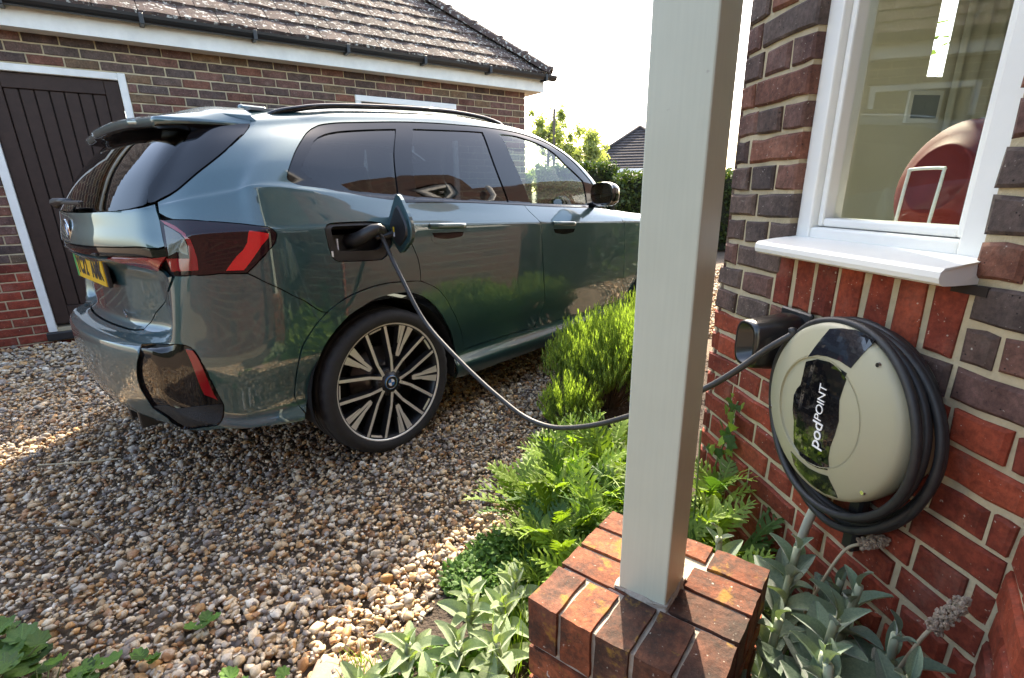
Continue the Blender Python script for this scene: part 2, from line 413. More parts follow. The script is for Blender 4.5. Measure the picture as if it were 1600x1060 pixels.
mesh_obj('tile_courses', V, F, M['tile'], roof, kind='stuff')
hp = []; n = 9
V = []; F = []
for i in range(n+1):
    for k, rr in enumerate((.125, .105)):
        for j in range(9):
            a = pi*j/8; V.append((rr*cos(a), .42*i/n, rr*.75*sin(a)+(.018 if i == 0 and k == 0 else 0)))
for i in range(n):
    for j in range(8): a = i*18+j; F.append((a, a+1, a+19, a+18))
for j in range(8): F.append((j, j+9, j+10, j+1))
hm = bpy.data.meshes.new('hip_tile'); hm.from_pydata(V, [], F); hm.update(); hm.materials.append(M['tile']); hm.polygons.foreach_set('use_smooth', [True]*len(hm.polygons))
hl = sqrt(2+ty*ty); hdv = Vector((-1, 1, ty)).normalized()
for i in range(9):
    p = Vector((EX+.02, EY-.02, EZ+.0))+hdv*(.37*i)
    q = hdv.to_track_quat('Y', 'Z'); o = share('hip_tile', hm, p, q.to_euler(), parent=roof)
tube('wire_hook', spline([(EX+.05, EY+.1, EZ+.05), (EX+.16, EY+.1, EZ+.10), (EX+.19, EY+.1, EZ+.17), (EX+.14, EY+.1, EZ+.21), (EX+.10, EY+.1, EZ+.18)], 5), .006, M['white_old'], garage, n=6)

# ------------------------------------------------------------------ house: canted bay wall with window, main wall behind the charger corner
K = Vector((.820, .714, 0)); HA = radians(-81.3)
house = empty('house', K, HA, label='brick house with canted bay and white framed window beside the porch post', cat='house')
M['cream'] = simple('cream_room_wall', (.78, .73, .58), .9, var=.05, vscale=3)
M['glass'] = thin_glass('window_glass', (.90, .93, .91))
def proc_brick(name):
    m, nt, b = new_mat(name); setp(b, rough=.9)
    tc = nt.nodes.new('ShaderNodeTexCoord'); sp = nt.nodes.new('ShaderNodeSeparateXYZ'); cb = nt.nodes.new('ShaderNodeCombineXYZ')
    nt.links.new(tc.outputs['Object'], sp.inputs[0]); nt.links.new(sp.outputs[0], cb.inputs[0]); nt.links.new(sp.outputs[2], cb.inputs[1])
    bt = N_(nt, 'ShaderNodeTexBrick', Scale=1.0, Color1=(.07, .04, .033, 1), Color2=(.15, .06, .042, 1), Mortar=(.17, .125, .09, 1)); bt.inputs['Mortar Size'].default_value = .006; bt.inputs['Brick Width'].default_value = .225; bt.inputs['Row Height'].default_value = .075
    nt.links.new(cb.outputs[0], bt.inputs[0]); nt.links.new(bt.outputs[0], b.inputs['Base Color']); return m
M['far_brick'] = proc_brick('far_brickwork')
HT = 2.7
# opening x -.70..-.19 , z 1.075..2.05
OX0, OX1, OZ0, OZ1 = -.700, -.192, 1.05, 2.05
core = merge([slab(-1.022, -1.0, -.1, .96, .009, .105), slab(-1.0, OX0-.006, -.1, HT, .009, .105), slab(OX1+.006, .05, -.1, HT, .009, .105), slab(OX0-.006, OX1+.006, -.1, OZ0-.03, .009, .105), slab(OX0-.006, OX1+.006, OZ1, HT, .009, .105)])
hwall = mesh_obj('bay_wall', *core, M['mortar'], house)
r3 = random.Random(21)
def hb(x0, x1, z0, z1, key, y=None, d=.1):
    l, h = x1-x0, z1-z0
    me = brick_mesh(l, h, d, M[key], r3.randrange(10**6), bev=r3.uniform(.004, .008), jit=.0042)
    share('brick', me, ((x0+x1)/2, r3.uniform(-.003, .003) if y is None else y, (z0+z1)/2), (0, r3.uniform(-.006, .006), r3.uniform(-.01, .01)), parent=hwall)
up = ['b_dark', 'b_grey', 'b_plum', 'b_rust', 'b_grey', 'b_dark', 'b_plum']
J = .0055
for k in range(-13, 15):
    zb = .966+.075*k; z0, z1 = zb+.006, zb+.069
    if z1 < .0: continue
    red = zb < .78
    if red:
        # Flemish-like bond across the whole wall
        x = -1.0 - (.06 if k % 2 else .2)
        i = 0
        while x < 0:
            l = (.215, .1025)[i % 2]; i += 1
            a, b = max(x, -1.03), min(x+l, -.004)
            if b-a > .03: hb(a, b, z0, z1, r3.choice(['b_red', 'b_redd', 'b_redd']))
            x += l+.011
    else:
        segs = []
        c = [-1.0, -.905, -.79, OX0] if k % 2 else [-1.0, -.86, OX0]
        if k % 2 == 0 and r3.random() < .5: c = [-1.0, -.93, OX0] 
        if k == -2: c = [-1.02, -.90, -.735]
        if zb < .93 and k != -2: c = [-1.03, -.89, -.735]
        for a, b in zip(c[:-1], c[1:]): segs.append((a+(J if a > -1 else 0), b-(J if b < OX0-.001 else 0)))
        c = [OX1, -.105, 0] if k % 2 else [OX1, -.004]
        if zb < 1.03: c = [-.178, -.11, 0] if k % 2 else [-.178, -.004]
        for a, b in zip(c[:-1], c[1:]): segs.append((a+J*.6, b-J*.6))
        if zb < .87:   # dark course under the soldiers
            c = [-.735, -.62, -.40, -.29, -.178]
            for a, b in zip(c[:-1], c[1:]): segs.append((a+J, b-J))
        if zb > OZ1: segs.append((OX0+J, -.5)); segs.append((-.49, OX1-J))
        for a, b in segs: hb(a, b, z0, z1, r3.choice(up))
ns = 7; sw = (.735-.178)/ns
for i in range(ns): hb(-.735+sw*i+.0075, -.735+sw*(i+1)-.0075, .895, 1.030, r3.choice(['b_red', 'b_red', 'b_redd']))
# window: outer frame, sash, pane, sill
hwin = empty('window', (0, 0, 0), parent=house)
FZ0, FZ1 = 1.075, 2.05
bmw = bmesh.new(); 
box('window_frame', OX0-.004, OX0+.048, .028, .105, FZ0, FZ1, M['white'], hwin, bev=.006, seg=2)
box('window_frame', OX1-.058, OX1+.004, .028, .105, FZ0, FZ1, M['white'], hwin, bev=.006, seg=2)
box('window_frame', OX0+.0485, OX1-.0585, .030, .105, FZ0, FZ0+.03, M['white'], hwin, bev=.006, seg=2)
box('window_frame', OX0+.0485, OX1-.0585, .030, .105, FZ1-.05, FZ1, M['white'], hwin, bev=.006, seg=2)
sx0, sx1 = OX0+.050, OX1-.060
for a in ((sx0, sx0+.018, .046, .10, FZ0+.032, FZ1-.052), (sx1-.022, sx1, .046, .10, FZ0+.032, FZ1-.052), (sx0+.0185, sx1-.0225, .048, .10, FZ0+.032, FZ0+.052), (sx0+.0185, sx1-.0225, .048, .10, FZ1-.08, FZ1-.052)):
    box('sash', *a, M['white'], hwin, bev=.005, seg=2)
box('pane', sx0+.010, sx1-.012, .074, .078, FZ0+.045, FZ1-.06, M['glass'], hwin)
# sill with rounded nose and sloping top
pr = [(-.068, 1.036), (-.077, 1.041), (-.080, 1.050), (-.079, 1.060), (-.072, 1.067), (-.03, 1.073), (.028, 1.079), (.10, 1.084), (.10, 1.036), (-.045, 1.0355)]
V = [(-.712, y, z) for y, z in pr]+[(-.172, y, z) for y, z in pr]; n = len(pr)
V = [(x, y, z) if y < .02 else (max(-.703, min(-.189, x)), y, z) for x, y, z in V]
F = [(i, (i+1) % n, n+(i+1) % n, n+i) for i in range(n)]+[tuple(range(n-1, -1, -1)), tuple(range(n, 2*n))]
mesh_obj('sill', V, F, M['white'], hwin)
# cracked putty under the right end of the sill
box('sealant', -.215, -.150, -.002, .01, 1.018, 1.034, simple('dark_crack', (.03, .022, .018), .95), hwin)
# room behind: cream walls following the bay, daylight from the bay's front window
RF, RC = .55, 2.45; rp = [(-.93, .107), (-2.13, 1.307), (-2.13, 3.0), (1.2, 3.0), (1.2, .107)]
V = [(x, y, RF) for x, y in rp]+[(x, y, RC) for x, y in rp]; F = [(4, 3, 2, 1, 0), (5, 6, 7, 8, 9), (2, 3, 8, 7), (3, 4, 9, 8)]
def grid_wall(p0, p1, us, zs, skip):
    k = len(V); d = ((p1[0]-p0[0]), (p1[1]-p0[1])); L = hypot(*d)
    for u in us:
        for z in zs: V.append((p0[0]+d[0]*u/L, p0[1]+d[1]*u/L, z))
    n = len(zs)
    for i in range(len(us)-1):
        for j in range(n-1):
            if (i, j) in skip: continue
            q = k+i*n+j; F.append((q, q+1, q+n+1, q+n))
grid_wall(rp[0], rp[1], [0, .10, 1.62, 1.697], [RF, .98, 2.33, RC], {(1, 1)})
grid_wall(rp[1], rp[2], [0, .41, .505, 1.693], [RF, 1.76, 2.36, RC], {(1, 1)})
mesh_obj('room_lining', V, F, M['cream'], house)
mesh_obj('inner_board', *slab(-.9, 1.2, .56, 1.04, .108, .30), M['white_old'], house)
box('picture_frame', -2.128, -2.11, 1.62, 1.83, 1.53, 1.69, M['white'], house, bev=.004)
box('picture', -2.1095, -2.108, 1.645, 1.805, 1.553, 1.667, simple('picture_grey', (.25, .28, .30), .4), house)
cv = []; cf = []
for i in range(20):
    y = 1.84+i*.018; x = -2.09+.016*sin(i*1.1); cv += [(x, y, 1.0), (x, y, 2.42)]
    if i: a = 2*i; cf.append((a-2, a, a+1, a-1))
mesh_obj('curtain', cv, cf, simple('curtain_cloth', (.5, .48, .40), .95), house, smooth=True)
# other faces of the house (outside the frame, seen in reflections)
A36 = radians(36.3); da = Vector((sin(A36), cos(A36), 0)); na = Vector((-cos(A36), sin(A36), 0))
mw = empty('main_wall', (0, 0, 0), parent=house)
inv = Matrix.Rotation(-HA, 4, 'Z')
def hl_(w): return inv @ (Vector(w)-K)
mw.location = (0, 0, 0); mw.rotation_euler = (0, 0, atan2(-da.y, -da.x)-HA)
box('wall_core', .0, .42, .008, .11, -.1, HT, M['mortar'], mw)
box('brickwork', .421, 6.0, .0, .11, -.1, HT, M['far_brick'], mw)
for k in range(-13, 11):
    zb = .966+.075*k; z0, z1 = zb+.006, zb+.069
    if z1 < 0: continue
    c = [.006, .10, .32, .42] if k % 2 else [.006, .21, .32, .42]
    for a, b in zip(c[:-1], c[1:]):
        me = brick_mesh(b-a-.011, z1-z0, .1, M[r3.choice(['b_red', 'b_redd']) if zb < .78 else r3.choice(up)], r3.randrange(10**6), bev=.0065, jit=.003)
        share('brick', me, ((a+b)/2, r3.uniform(-.003, .003), (z0+z1)/2), parent=mw)
fl = K+Vector((sin(radians(-8.7)), cos(radians(-8.7)), 0))*1.0
bf = empty('bay_front', (0, 0, 0), parent=house); bf.location = inv @ (fl-K); bf.rotation_euler = (0, 0, atan2(-da.y, -da.x)-HA)
mesh_obj('brickwork', *merge([slab(-1.9, -.002, -.1, .96, .002, .1), slab(-1.9, -1.72, .96, 2.35, .002, .1), slab(-.20, -.002, .96, 2.35, .002, .1), slab(-1.9, -.002, 2.351, HT, .002, .1)]), M['far_brick'], bf)
for a in ((-1.72, -1.66), (-.99, -.93), (-.26, -.20)): box('window_frame', a[0], a[1], .02, .08, .96, 2.35, M['white'], bf, bev=.004)
for a in ((.96, 1.03), (2.28, 2.35)):
    for b in ((-1.659, -.991), (-.929, -.261)): box('window_frame', b[0], b[1], .022, .078, a[0], a[1], M['white'], bf, bev=.004)
box('pane', -1.66, -.99, .05, .054, 1.03, 2.28, M['glass'], bf); box('pane', -.93, -.26, .05, .054, 1.03, 2.28, M['glass'], bf)
box('sill', -1.74, -.18, -.03, .001, .925, .958, M['white'], bf, bev=.006)
hr = [(fl+na*.25-da*.3), (fl+na*.25+da*2.2)]
# the main wall running on beyond the bay
box('brickwork', -11.0, -3.32, .0, .11, -.1, HT, M['far_brick'], mw)
for wx in (-5.2, -8.2):  # unseen windows added to vary the reflections in the car
    wq = empty('window', (0, 0, 0), parent=mw)
    for a in ((wx-.6, wx-.53, 1.0, 2.1), (wx+.53, wx+.6, 1.0, 2.1), (wx-.035, wx+.035, 1.0, 2.1), (wx-.529, wx-.036, 1.0, 1.08), (wx+.036, wx+.529, 1.0, 1.08), (wx-.529, wx-.036, 2.02, 2.1), (wx+.036, wx+.529, 2.02, 2.1)): box('window_frame', a[0], a[1], -.03, .0, a[2], a[3], M['white'], wq)
    box('pane', wx-.53, wx+.53, -.012, -.002, 1.07, 2.03, M['dark_glass'], wq)
tube('drainpipe', [(-3.6, -.06, 0), (-3.6, -.06, HT)], .035, M['white'], mw, n=10)
# eaves slab closing the bay
box('eaves', -1.4, .3, -.35, 2.4, HT, HT+.12, M['white_old'], house)

# ------------------------------------------------------------------ red plate on its wire stand behind the glass
def hw(x, y, z): return K+Matrix.Rotation(HA, 3, 'Z') @ Vector((x, y, z))
PLX, PLY, PLZ = -.468, .175, 1.205
plate = empty('display_plate', hw(PLX, PLY, 1.078), HA, label='round dark red plate standing behind the window glass', cat='plate')
M['redplate'] = simple('red_glaze', (.17, .016, .013), .6, coat=0, spec=.25, var=.15, vscale=9)
prof = [(.0, .012), (.066, .012), (.070, .004), (.075, .004), (.079, .012), (.10, .018), (.128, .034), (.133, .040), (.130, .043), (.10, .028), (.075, .020), (.0, .019)]
v, f = lathe_vf(prof, 56, 'y')
rot = Matrix.Rotation(radians(-12), 3, 'X')
v = [tuple(rot @ Vector(p)+Vector((0, .0, .138))) for p in v]
mesh_obj('plate', v, f, M['redplate'], plate, smooth=True)
stand = empty('plate_stand', hw(PLX+.02, PLY, 1.046), HA, label='white bent wire plate stand behind the window glass', cat='stand')
tube('wire_loop', spline([(-.042, -.058, .0), (-.042, -.053, .09), (-.042, -.046, .180), (-.036, -.045, .190), (.036, -.045, .190), (.042, -.046, .180), (.042, -.053, .09), (.042, -.058, 0)], 6), .0035, M['white'], stand, n=8)
tube('wire_foot', spline([(-.042, -.058, .003), (-.042, .06, .003), (-.042, .075, .02)], 5), .0035, M['white'], stand, n=8)
tube('wire_foot', spline([(.042, -.058, .003), (.042, .06, .003), (.042, .075, .02)], 5), .0035, M['white'], stand, n=8)
box('glass_mount', -.7, -.2, .107, .31, 1.0405, 1.0455, M['white_old'], house)

# ------------------------------------------------------------------ charger
CX_, CZ_ = -.342, .732
chg = empty('wall_charger', hw(CX_, 0, CZ_), HA, label='round beige and black car charge point mounted on the brick wall', cat='charger')
M['beige'] = simple('beige_shell', (.37, .355, .25), .42, bmp=.12, bscale=900, bdist=.0006)
RR = .198
def dome(r):   # outward offset of the front surface at radius r
    t = min(1, r/RR)
    return .098+.036*(1-t**2.6)-(.004 if r < .121 else 0)
prof = [(RR*.93, .0), (RR*.93, -.03), (RR*.985, -.05), (RR, -.07), (RR*.998, -.084), (RR*.985, -.096)]
rs = [.95, .9, .84, .77, .7, .64]
prof += [(RR*q, -dome(RR*q)) for q in rs]+[(.1225, -dome(.123)), (.1212, -dome(.12)+.0008)]+[(q, -dome(q)) for q in (.119, .10, .075, .05, .025, .0)]
mesh_obj('shell', *lathe_vf(prof, 96, 'y'), M['beige'], chg, smooth=True)
tube('groove', [(.1218*cos(2*pi*i/72), -dome(.1215)-.0004, .1218*sin(2*pi*i/72)) for i in range(72)], .0007, M['beige'], chg, n=6, closed=True)
def facet(name, poly, lift, mat):
    P = [Vector(p) for p in poly]; D = []
    for i in range(len(P)):
        a, b = P[i], P[(i+1) % len(P)]; m = max(1, int((b-a).length/.008))
        D += [a+(b-a)*(j/m) for j in range(m)]
    E = [(i, (i+1) % len(D)) for i in range(len(D))]
    g = [Vector((x, y)) for x in np.arange(-.2, .2, .011) for y in np.arange(-.21, .21, .011)]
    def ins(q):
        c = False; n = len(D); j = n-1
        for i in range(n):
            if (D[i].y > q.y) != (D[j].y > q.y) and q.x < (D[j].x-D[i].x)*(q.y-D[i].y)/(D[j].y-D[i].y)+D[i].x: c = not c
            j = i
        return c
    r = delaunay_2d_cdt(D+[q for q in g if ins(q)], E, [], 0, 1e-6)
    T = [t for t in r[2] if ins(sum((r[0][i] for i in t), Vector((0, 0)))/3)]
    V = [(p.x, -dome(p.length)-lift, p.y) for p in r[0]]; n = len(V)
    T = [t if (Vector(V[t[1]])-Vector(V[t[0]])).cross(Vector(V[t[2]])-Vector(V[t[0]])).y < 0 else (t[0], t[2], t[1]) for t in T]
    # side skirt
    mp = {}
    bd = {}
    for t in T:
        for i in range(3):
            a, b = t[i], t[(i+1) % 3]
            if (b, a) in bd: del bd[(b, a)]
            else: bd[(a, b)] = 1
    for a, b in list(bd):
        for q in (a, b):
            if q not in mp: mp[q] = len(V); V.append((V[q][0], V[q][1]+lift+.002, V[q][2]))
        T.append((b, a, mp[a], mp[b]))
    return mesh_obj(name, V, T, mat, chg, smooth=False)
def shift(L, dx=.017, dz=.018): return [(x+dx, z+dz) for x, z in L]
mid = shift([(-.073, .080), (-.041, .096), (.004, .102), (.046, .094), (.046, .060), (.045, .035), (.050, .014), (.055, -.008), (.052, -.040), (.045, -.072), (.043, -.100), (.046, -.128), (.020, -.138), (-.01, -.142), (-.04, -.138), (-.068, -.124), (-.070, -.095), (-.072, -.066), (-.082, -.041), (-.086, -.007), (-.080, .012), (-.070, .026), (-.070, .05)])
M['lens'] = simple('black_lens', (.006, .006, .007), .04, coat=1, bmp=.25, bscale=18, bdist=.002)
facet('status_lens', mid, .0012, M['lens'])
facet('upper_band', shift([(-.040, .164), (-.012, .172), (.017, .176), (.045, .174), (.070, .168), (.050, .106), (.02, .112), (-.012, .111), (-.040, .106), (-.066, .094)]), .0015, simple('dark_band', (.012, .013, .018), .12, coat=.8))
facet('lower_band', shift([(-.076, -.147), (-.045, -.153), (-.011, -.155), (.02, -.150), (.046, -.142), (.062, -.172), (.066, -.186), (.03, -.198), (-.01, -.200), (-.05, -.190), (-.068, -.18)]), .0015, simple('dark_band_low', (.012, .013, .014), .15, coat=.8))
M['print_white'] = simple('white_print', (.85, .85, .85), .5)
for body, sz, px, pz, off in (('pod', .043, .006, -.062, .0002), ('POINT', .030, .003, .012, -.0002)):
    me = text_mesh(body, sz, .0006, spacing=.92, offset=off); me.materials.append(M['print_white'])
    o = share('lettering', me, (px+.017, -dome(hypot(px+.017, pz+.018))-.0024, pz+.018), (0, 0, 0), parent=chg)
    o.rotation_euler = Matrix(((0, -1, 0), (0, 0, -1), (1, 0, 0))).to_euler()
for a in (52, -40, 200): 
    v, f = lathe_vf([(.0, -.004), (.0045, -.004), (.0055, 0)], 12, 'y'); r_ = RR*.93
    mesh_obj('screw', [(p[0]+r_*cos(radians(a)), p[1]-dome(r_)+.001, p[2]+r_*sin(radians(a))) for p in v], f, M['chrome'], chg)
box('back_box', -.09, .09, -.05, .001, -.09, .09, M['black_pl'], chg)
# holster for the plug
hol = empty('plug_holster', hw(-.602, 0, .818), HA, label='black plug holster on the brick wall beside the charge point', cat='holster')
V = []; F = []; n = 28
def sq(t, a, b, e=3.2):
    c, s = cos(t), sin(t); return (a*abs(c)**(2/e)*(1 if c > 0 else -1), b*abs(s)**(2/e)*(1 if s > 0 else -1))
secs = [(-.0, .050, .068, 0, .0), (-.03, .052, .071, 0, .0), (-.075, .050, .069, .004, .004), (-.115, .047, .064, .008, .006), (-.128, .044, .060, .009, .006), (-.127, .037, .052, .009, .006), (-.07, .033, .046, .006, .004), (-.068, .0, .0, .006, .004)]
for y, a, b, dx, dz in secs:
    for j in range(n): q = sq(2*pi*j/n, a, b); V.append((q[0]-dx*3, y, q[1]+dz*-2))
for i in range(len(secs)-1):
    for j in range(n): F.append((i*n+j, i*n+(j+1) % n, (i+1)*n+(j+1) % n, (i+1)*n+j))
mesh_obj('holster_shell', V, F, simple('holster_plastic', (.010, .010, .011), .28, coat=.3), hol, smooth=True)
box('mounting_plate', -.06, .06, -.012, .0, -.08, .08, M['black_pl'], hol, bev=.004)

# charging cable: coil round the charger and the run to the car, all one cable
cab = empty('charging_cable', hw(CX_, 0, .45), HA, label='black charging cable coiled round the charge point and plugged into the car', cat='cable')
def cl(w): return Matrix.Rotation(-HA, 3, 'Z') @ (Vector(w)-hw(CX_, 0, .45))
pts = []
loops = [(.209, -.075, .000, -.010), (.214, -.048, .004, -.016), (.205, -.025, .010, -.02), (.217, -.060, .010, -.024), (.219, -.030, .014, -.030), (.212, -.088, .006, -.012)]
rc = random.Random(5)
for li, (r, y, ox, oz) in enumerate(loops):
    nxt = loops[(li+1) % len(loops)]
    for j in range(36):
        t = j/36; b = t if li < len(loops)-1 else 0
        rr = r*(1-b)+nxt[0]*b; yy = y*(1-b)+nxt[1]*b; x0 = ox*(1-b)+nxt[2]*b; z0 = oz*(1-b)+nxt[3]*b
        a = radians(118)-2*pi*t; sag = -.022*max(0, -sin(a))**3*(1+.8*sin(li*2.1))
        pts.append(Vector((x0+rr*cos(a), yy+.004*sin(3*a+li*2), .282+z0+rr*sin(a)+sag)))
run = [(.654, 1.186, .868), (.614, 1.219, .821), (.561, 1.263, .748), (.501, 1.312, .679), (.41, 1.387, .597), (.321, 1.461, .529), (.257, 1.514, .483), (.181, 1.577, .440), (.099, 1.645, .411), (.009, 1.719, .417), (-.087, 1.798, .464), (-.188, 1.882, .527), (-.295, 1.97, .607), (-.379, 2.04, .680), (-.434, 2.085, .754), (-.488, 2.13, .853), (-.529, 2.164, .929), (-.569, 2.197, 1.012), (-.590, 2.215, 1.045)]
tail = [cl(p) for p in run]
pts = pts[::2]+[pts[-1]+Vector((-.03, -.004, -.012))]+tail
tube('cable', spline(pts, 4), .0088, M['rubber'], cab, n=10)
# supply conduit below the charger
con = empty('supply_conduit', hw(CX_, 0, .0), HA, label='pale flexible conduit rising from the plants to the charge point', cat='conduit')
tube('pipe', spline([(-.09, -.03, .0), (-.085, -.035, .2), (-.06, -.04, .38), (-.035, -.03, .50), (-.03, -.02, .56)], 8), .011, simple('pale_conduit', (.40, .42, .36), .5), con, n=10)
con2 = empty('cable_clip', hw(CX_+.055, 0, .40), HA, label='black cable clip strap under the charge point', cat='clip')
box('strap', -.018, .018, -.03, -.002, .0, .15, M['black_pl'], con2, bev=.006)

# ------------------------------------------------------------------ porch post on its brick pillar
PA = radians(90-37)
PLc = Vector((.006, .747, 0))
# local x runs to the back (az 37), local y to the left, so the pillar spans x 0..W, y -W..0
W = .335
pillar = empty('brick_pillar', PLc, PA, label='low weathered brick pillar carrying the porch post', cat='pillar')
mesh_obj('mortar_core', *merge([slab(.007, W-.007, -.05, .493, -W+.007, -.007)]), M['mortar_grey'], pillar)
PH = .5
def pb(x0, x1, y0, y1, z0, z1, key):
    r = random.Random(int((x0*7+y0*13+z0*29)*1e4)); bm = bmesh.new(); box_bm(bm, x0, x1, y0, y1, z0, z1)
    q0 = Vector((x0*31, y0*17, z0*11))
    es = [e for e in bm.edges if len(e.link_faces) == 2 and e.calc_face_angle(0) > .8]
    bmesh.ops.bevel(bm, geom=es, offset=.0032, segments=1, affect='EDGES', profile=.5)
    bmesh.ops.subdivide_edges(bm, edges=[e for e in bm.edges if e.calc_length() > .02], cuts=4, use_grid_fill=True)
    bmesh.ops.triangulate(bm, faces=bm.faces[:]); bm.normal_update()
    for v in bm.verts:
        nn = mnoise.noise_vector(v.co*55+q0)*.0016+mnoise.noise_vector(v.co*18+q0)*.0022; v.co += nn
    c = Vector(((x0+x1)/2, (y0+y1)/2, (z0+z1)/2))
    for v in bm.verts: v.co -= c
    o = bm_obj('brick', bm, M[key], pillar); o.location = c; return o
zt = PH-.1
def keyp(x, y): return 'p_dk' if (x < .16 and y < -.14) else 'p_or'
# top layer (bricks on edge)
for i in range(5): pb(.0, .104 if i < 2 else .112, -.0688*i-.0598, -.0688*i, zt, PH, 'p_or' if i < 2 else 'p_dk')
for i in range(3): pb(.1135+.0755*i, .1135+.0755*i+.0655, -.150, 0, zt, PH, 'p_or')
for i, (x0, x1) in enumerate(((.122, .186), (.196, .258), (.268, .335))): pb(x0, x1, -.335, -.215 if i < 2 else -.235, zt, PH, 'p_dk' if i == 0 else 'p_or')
pb(.285, .335, -.226, -.159, zt, PH, 'p_or')
for k in range(5):
    z1 = zt-.011-.075*k; z0 = z1-.064
    if z1 < .02: break
    if k % 2 == 0:
        for a, b in ((0, .215), (.226, W)): pb(0, .1025, -b, -a, z0, z1, 'p_or'); pb(W-.1025, W, -b, -a, z0, z1, 'p_or')
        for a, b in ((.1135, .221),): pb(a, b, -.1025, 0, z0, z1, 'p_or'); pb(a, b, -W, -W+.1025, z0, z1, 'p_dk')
    else:
        for a, b in ((0, .215), (.226, W)): pb(a, b, -.1025, 0, z0, z1, 'p_or'); pb(a, b, -W, -W+.1025, z0, z1, 'p_or')
        for a, b in ((.1135, .221),): pb(0, .1025, -b, -a, z0, z1, 'p_or'); pb(W-.1025, W, -b, -a, z0, z1, 'p_or')
post = empty('porch_post', (.246, .717, PH-.004), PA, label='pale grey green painted square timber porch post', cat='post')
def post_mat():
    m, nt, b = new_mat('pale_green_paint'); setp(b, rough=.42)
    v = coords(nt, 'Object'); mp = nt.nodes.new('ShaderNodeMapping'); mp.inputs['Scale'].default_value = (60, 60, 2.5); nt.links.new(v, mp.inputs[0])
    f = noise(nt, mp.outputs[0], 3, 4, .6); g = noise(nt, v, 7, 4)
    c = mixc(nt, ramp(nt, f, [(.3, (.55, .60, .485)), (.7, (.58, .63, .51))]), ramp(nt, g, [(.35, (.93, .93, .92)), (.65, (1, 1, 1))]), .8, 'MULTIPLY')
    d = noise(nt, v, 60, 3); c = mixc(nt, c, (.25, .24, .2), ramp(nt, d, [(.72, (0, 0, 0)), (.80, (.5, .5, .5))]))
    nt.links.new(c, b.inputs['Base Color']); bump(nt, b, f, .06, .002); return m
box('timber', 0, .090, 0, .090, 0, 2.25, post_mat(), post, bev=.003, seg=2)
V = []; F = []
bmq = bmesh.new(); box_bm(bmq, -.012, .105, -.012, .105, -.012, .007)
for v in bmq.verts:
    if v.co.z > 0: v.co.x = .045+(v.co.x-.045)*.82; v.co.y = .045+(v.co.y-.045)*.82
bmesh.ops.subdivide_edges(bmq, edges=bmq.edges[:], cuts=3, use_grid_fill=True)
for v in bmq.verts: v.co += Vector((rc.uniform(-.004, .004), rc.uniform(-.004, .004), rc.uniform(-.003, .002)))
bm_obj('mortar_bed', bmq, M['mortar_grey'], pillar).matrix_local = (Matrix.Translation(PLc) @ Matrix.Rotation(PA, 4, 'Z')).inverted() @ Matrix.Translation((.246, .717, PH+.001)) @ Matrix.Rotation(PA, 4, 'Z')
beam = box('porch_beam', -.3, 1.6, -.02, .11, 2.246, 2.42, M['white_old'], None, bev=.004, label='white timber beam on top of the porch post', cat='beam')
beam.location = post.location-Vector((0, 0, PH-.004-.5+.004)); beam.rotation_euler = (0, 0, PA); beam.location.z = PH-.004
# climber outside the narrow inner window
vn = empty('climber', hw(-2.45, 1.95, 1.5), HA, label='sunlit yellow green climber leaves beyond the narrow window in the room', cat='climber')
vV = []; vF = []; rv = random.Random(8)
for i in range(46):
    c = Vector((rv.uniform(-.12, .12), rv.uniform(-.18, .18), rv.uniform(.15, .62))); az = rv.uniform(0, 6.28); L = rv.uniform(.05, .09); d = Vector((cos(az), sin(az), rv.uniform(-.6, .3))).normalized(); s_ = d.cross(Vector((0, 0, 1))).normalized()*L*.42; k = len(vV)
    vV += [c, c+d*L*.4-s_, c+d*L, c+d*L*.4+s_]; vF.append((k, k+1, k+2, k+3))
CLIMB = (vV, vF, vn)

# ------------------------------------------------------------------ car: outer skin as a lofted surface S(u, v), panels cut from it
# ---- body skin control net: rings (bottom to top) x stations (rear centre -> side -> front centre)
SX=[None]*6+[-.42,-.03,.45,1.1,1.8,2.3,2.75,3.12,3.37,3.52,3.58]
def plan(xr,b,w,zr,zs,haunch=0,xf=3.58,zf=None,k3=.035,rec=0):
    zf=zs if zf is None else zf
    s=w/.92; P=[]
    P+= [(xr+rec,0,zr),(xr+.22*b+rec,.32,zr),(xr+.85*b+rec,.58,zr)]
    P+= [(xr+b+k3,.695*s,zr*.6+zs*.4),(xr+b+.115,.79*s,zr*.3+zs*.7),(xr+b+.245,.86*s,zs)]
    ys=[.903,.92,.914,.914,.912,.915,.905,.85,.70,.42,0]
    for i,y in enumerate(ys):
        x=SX[6+i]; h=haunch*{0:.7,1:1.,2:.25}.get(i,0)
        if i>=7: x=x-3.58+xf
        P.append((x,y*s+h,zs if i<6 else zs+(zf-zs)*min(1,(i-5)/4)))
    return P
def ring(side,rear,front): return rear+side+front
R=[]
R.append(plan(-.83,.10,.86,.27,.22,zf=.22,xf=3.5))          #0
R.append(plan(-.90,.10,.895,.335,.27,zf=.25,xf=3.53))        #1
R.append(plan(-.935,.10,.905,.42,.315,zf=.32,xf=3.57))      #2 sill edge
R.append(plan(-.945,.10,.874,.50,.375,zf=.40,xf=3.58))       #3
R.append(plan(-.950,.10,.880,.60,.45,zf=.48,xf=3.58))       #4 scallop
R.append(plan(-.943,.10,.903,.662,.58,haunch=.008,zf=.58,xf=3.58))       #5
R.append(plan(-.92,.10,.914,.69,.72,haunch=.010,zf=.68,xf=3.58,rec=.060))  #6
R.append(plan(-.905,.10,.921,.74,.84,haunch=.010,zf=.78,xf=3.58,rec=.078))  #7
R.append(plan(-.89,.10,.9225,.90,.945,haunch=.008,zf=.85,xf=3.57,rec=.060)) #8
R.append(plan(-.893,.10,.920,1.0,.975,haunch=.008,zf=.88,xf=3.55)) #9 crease
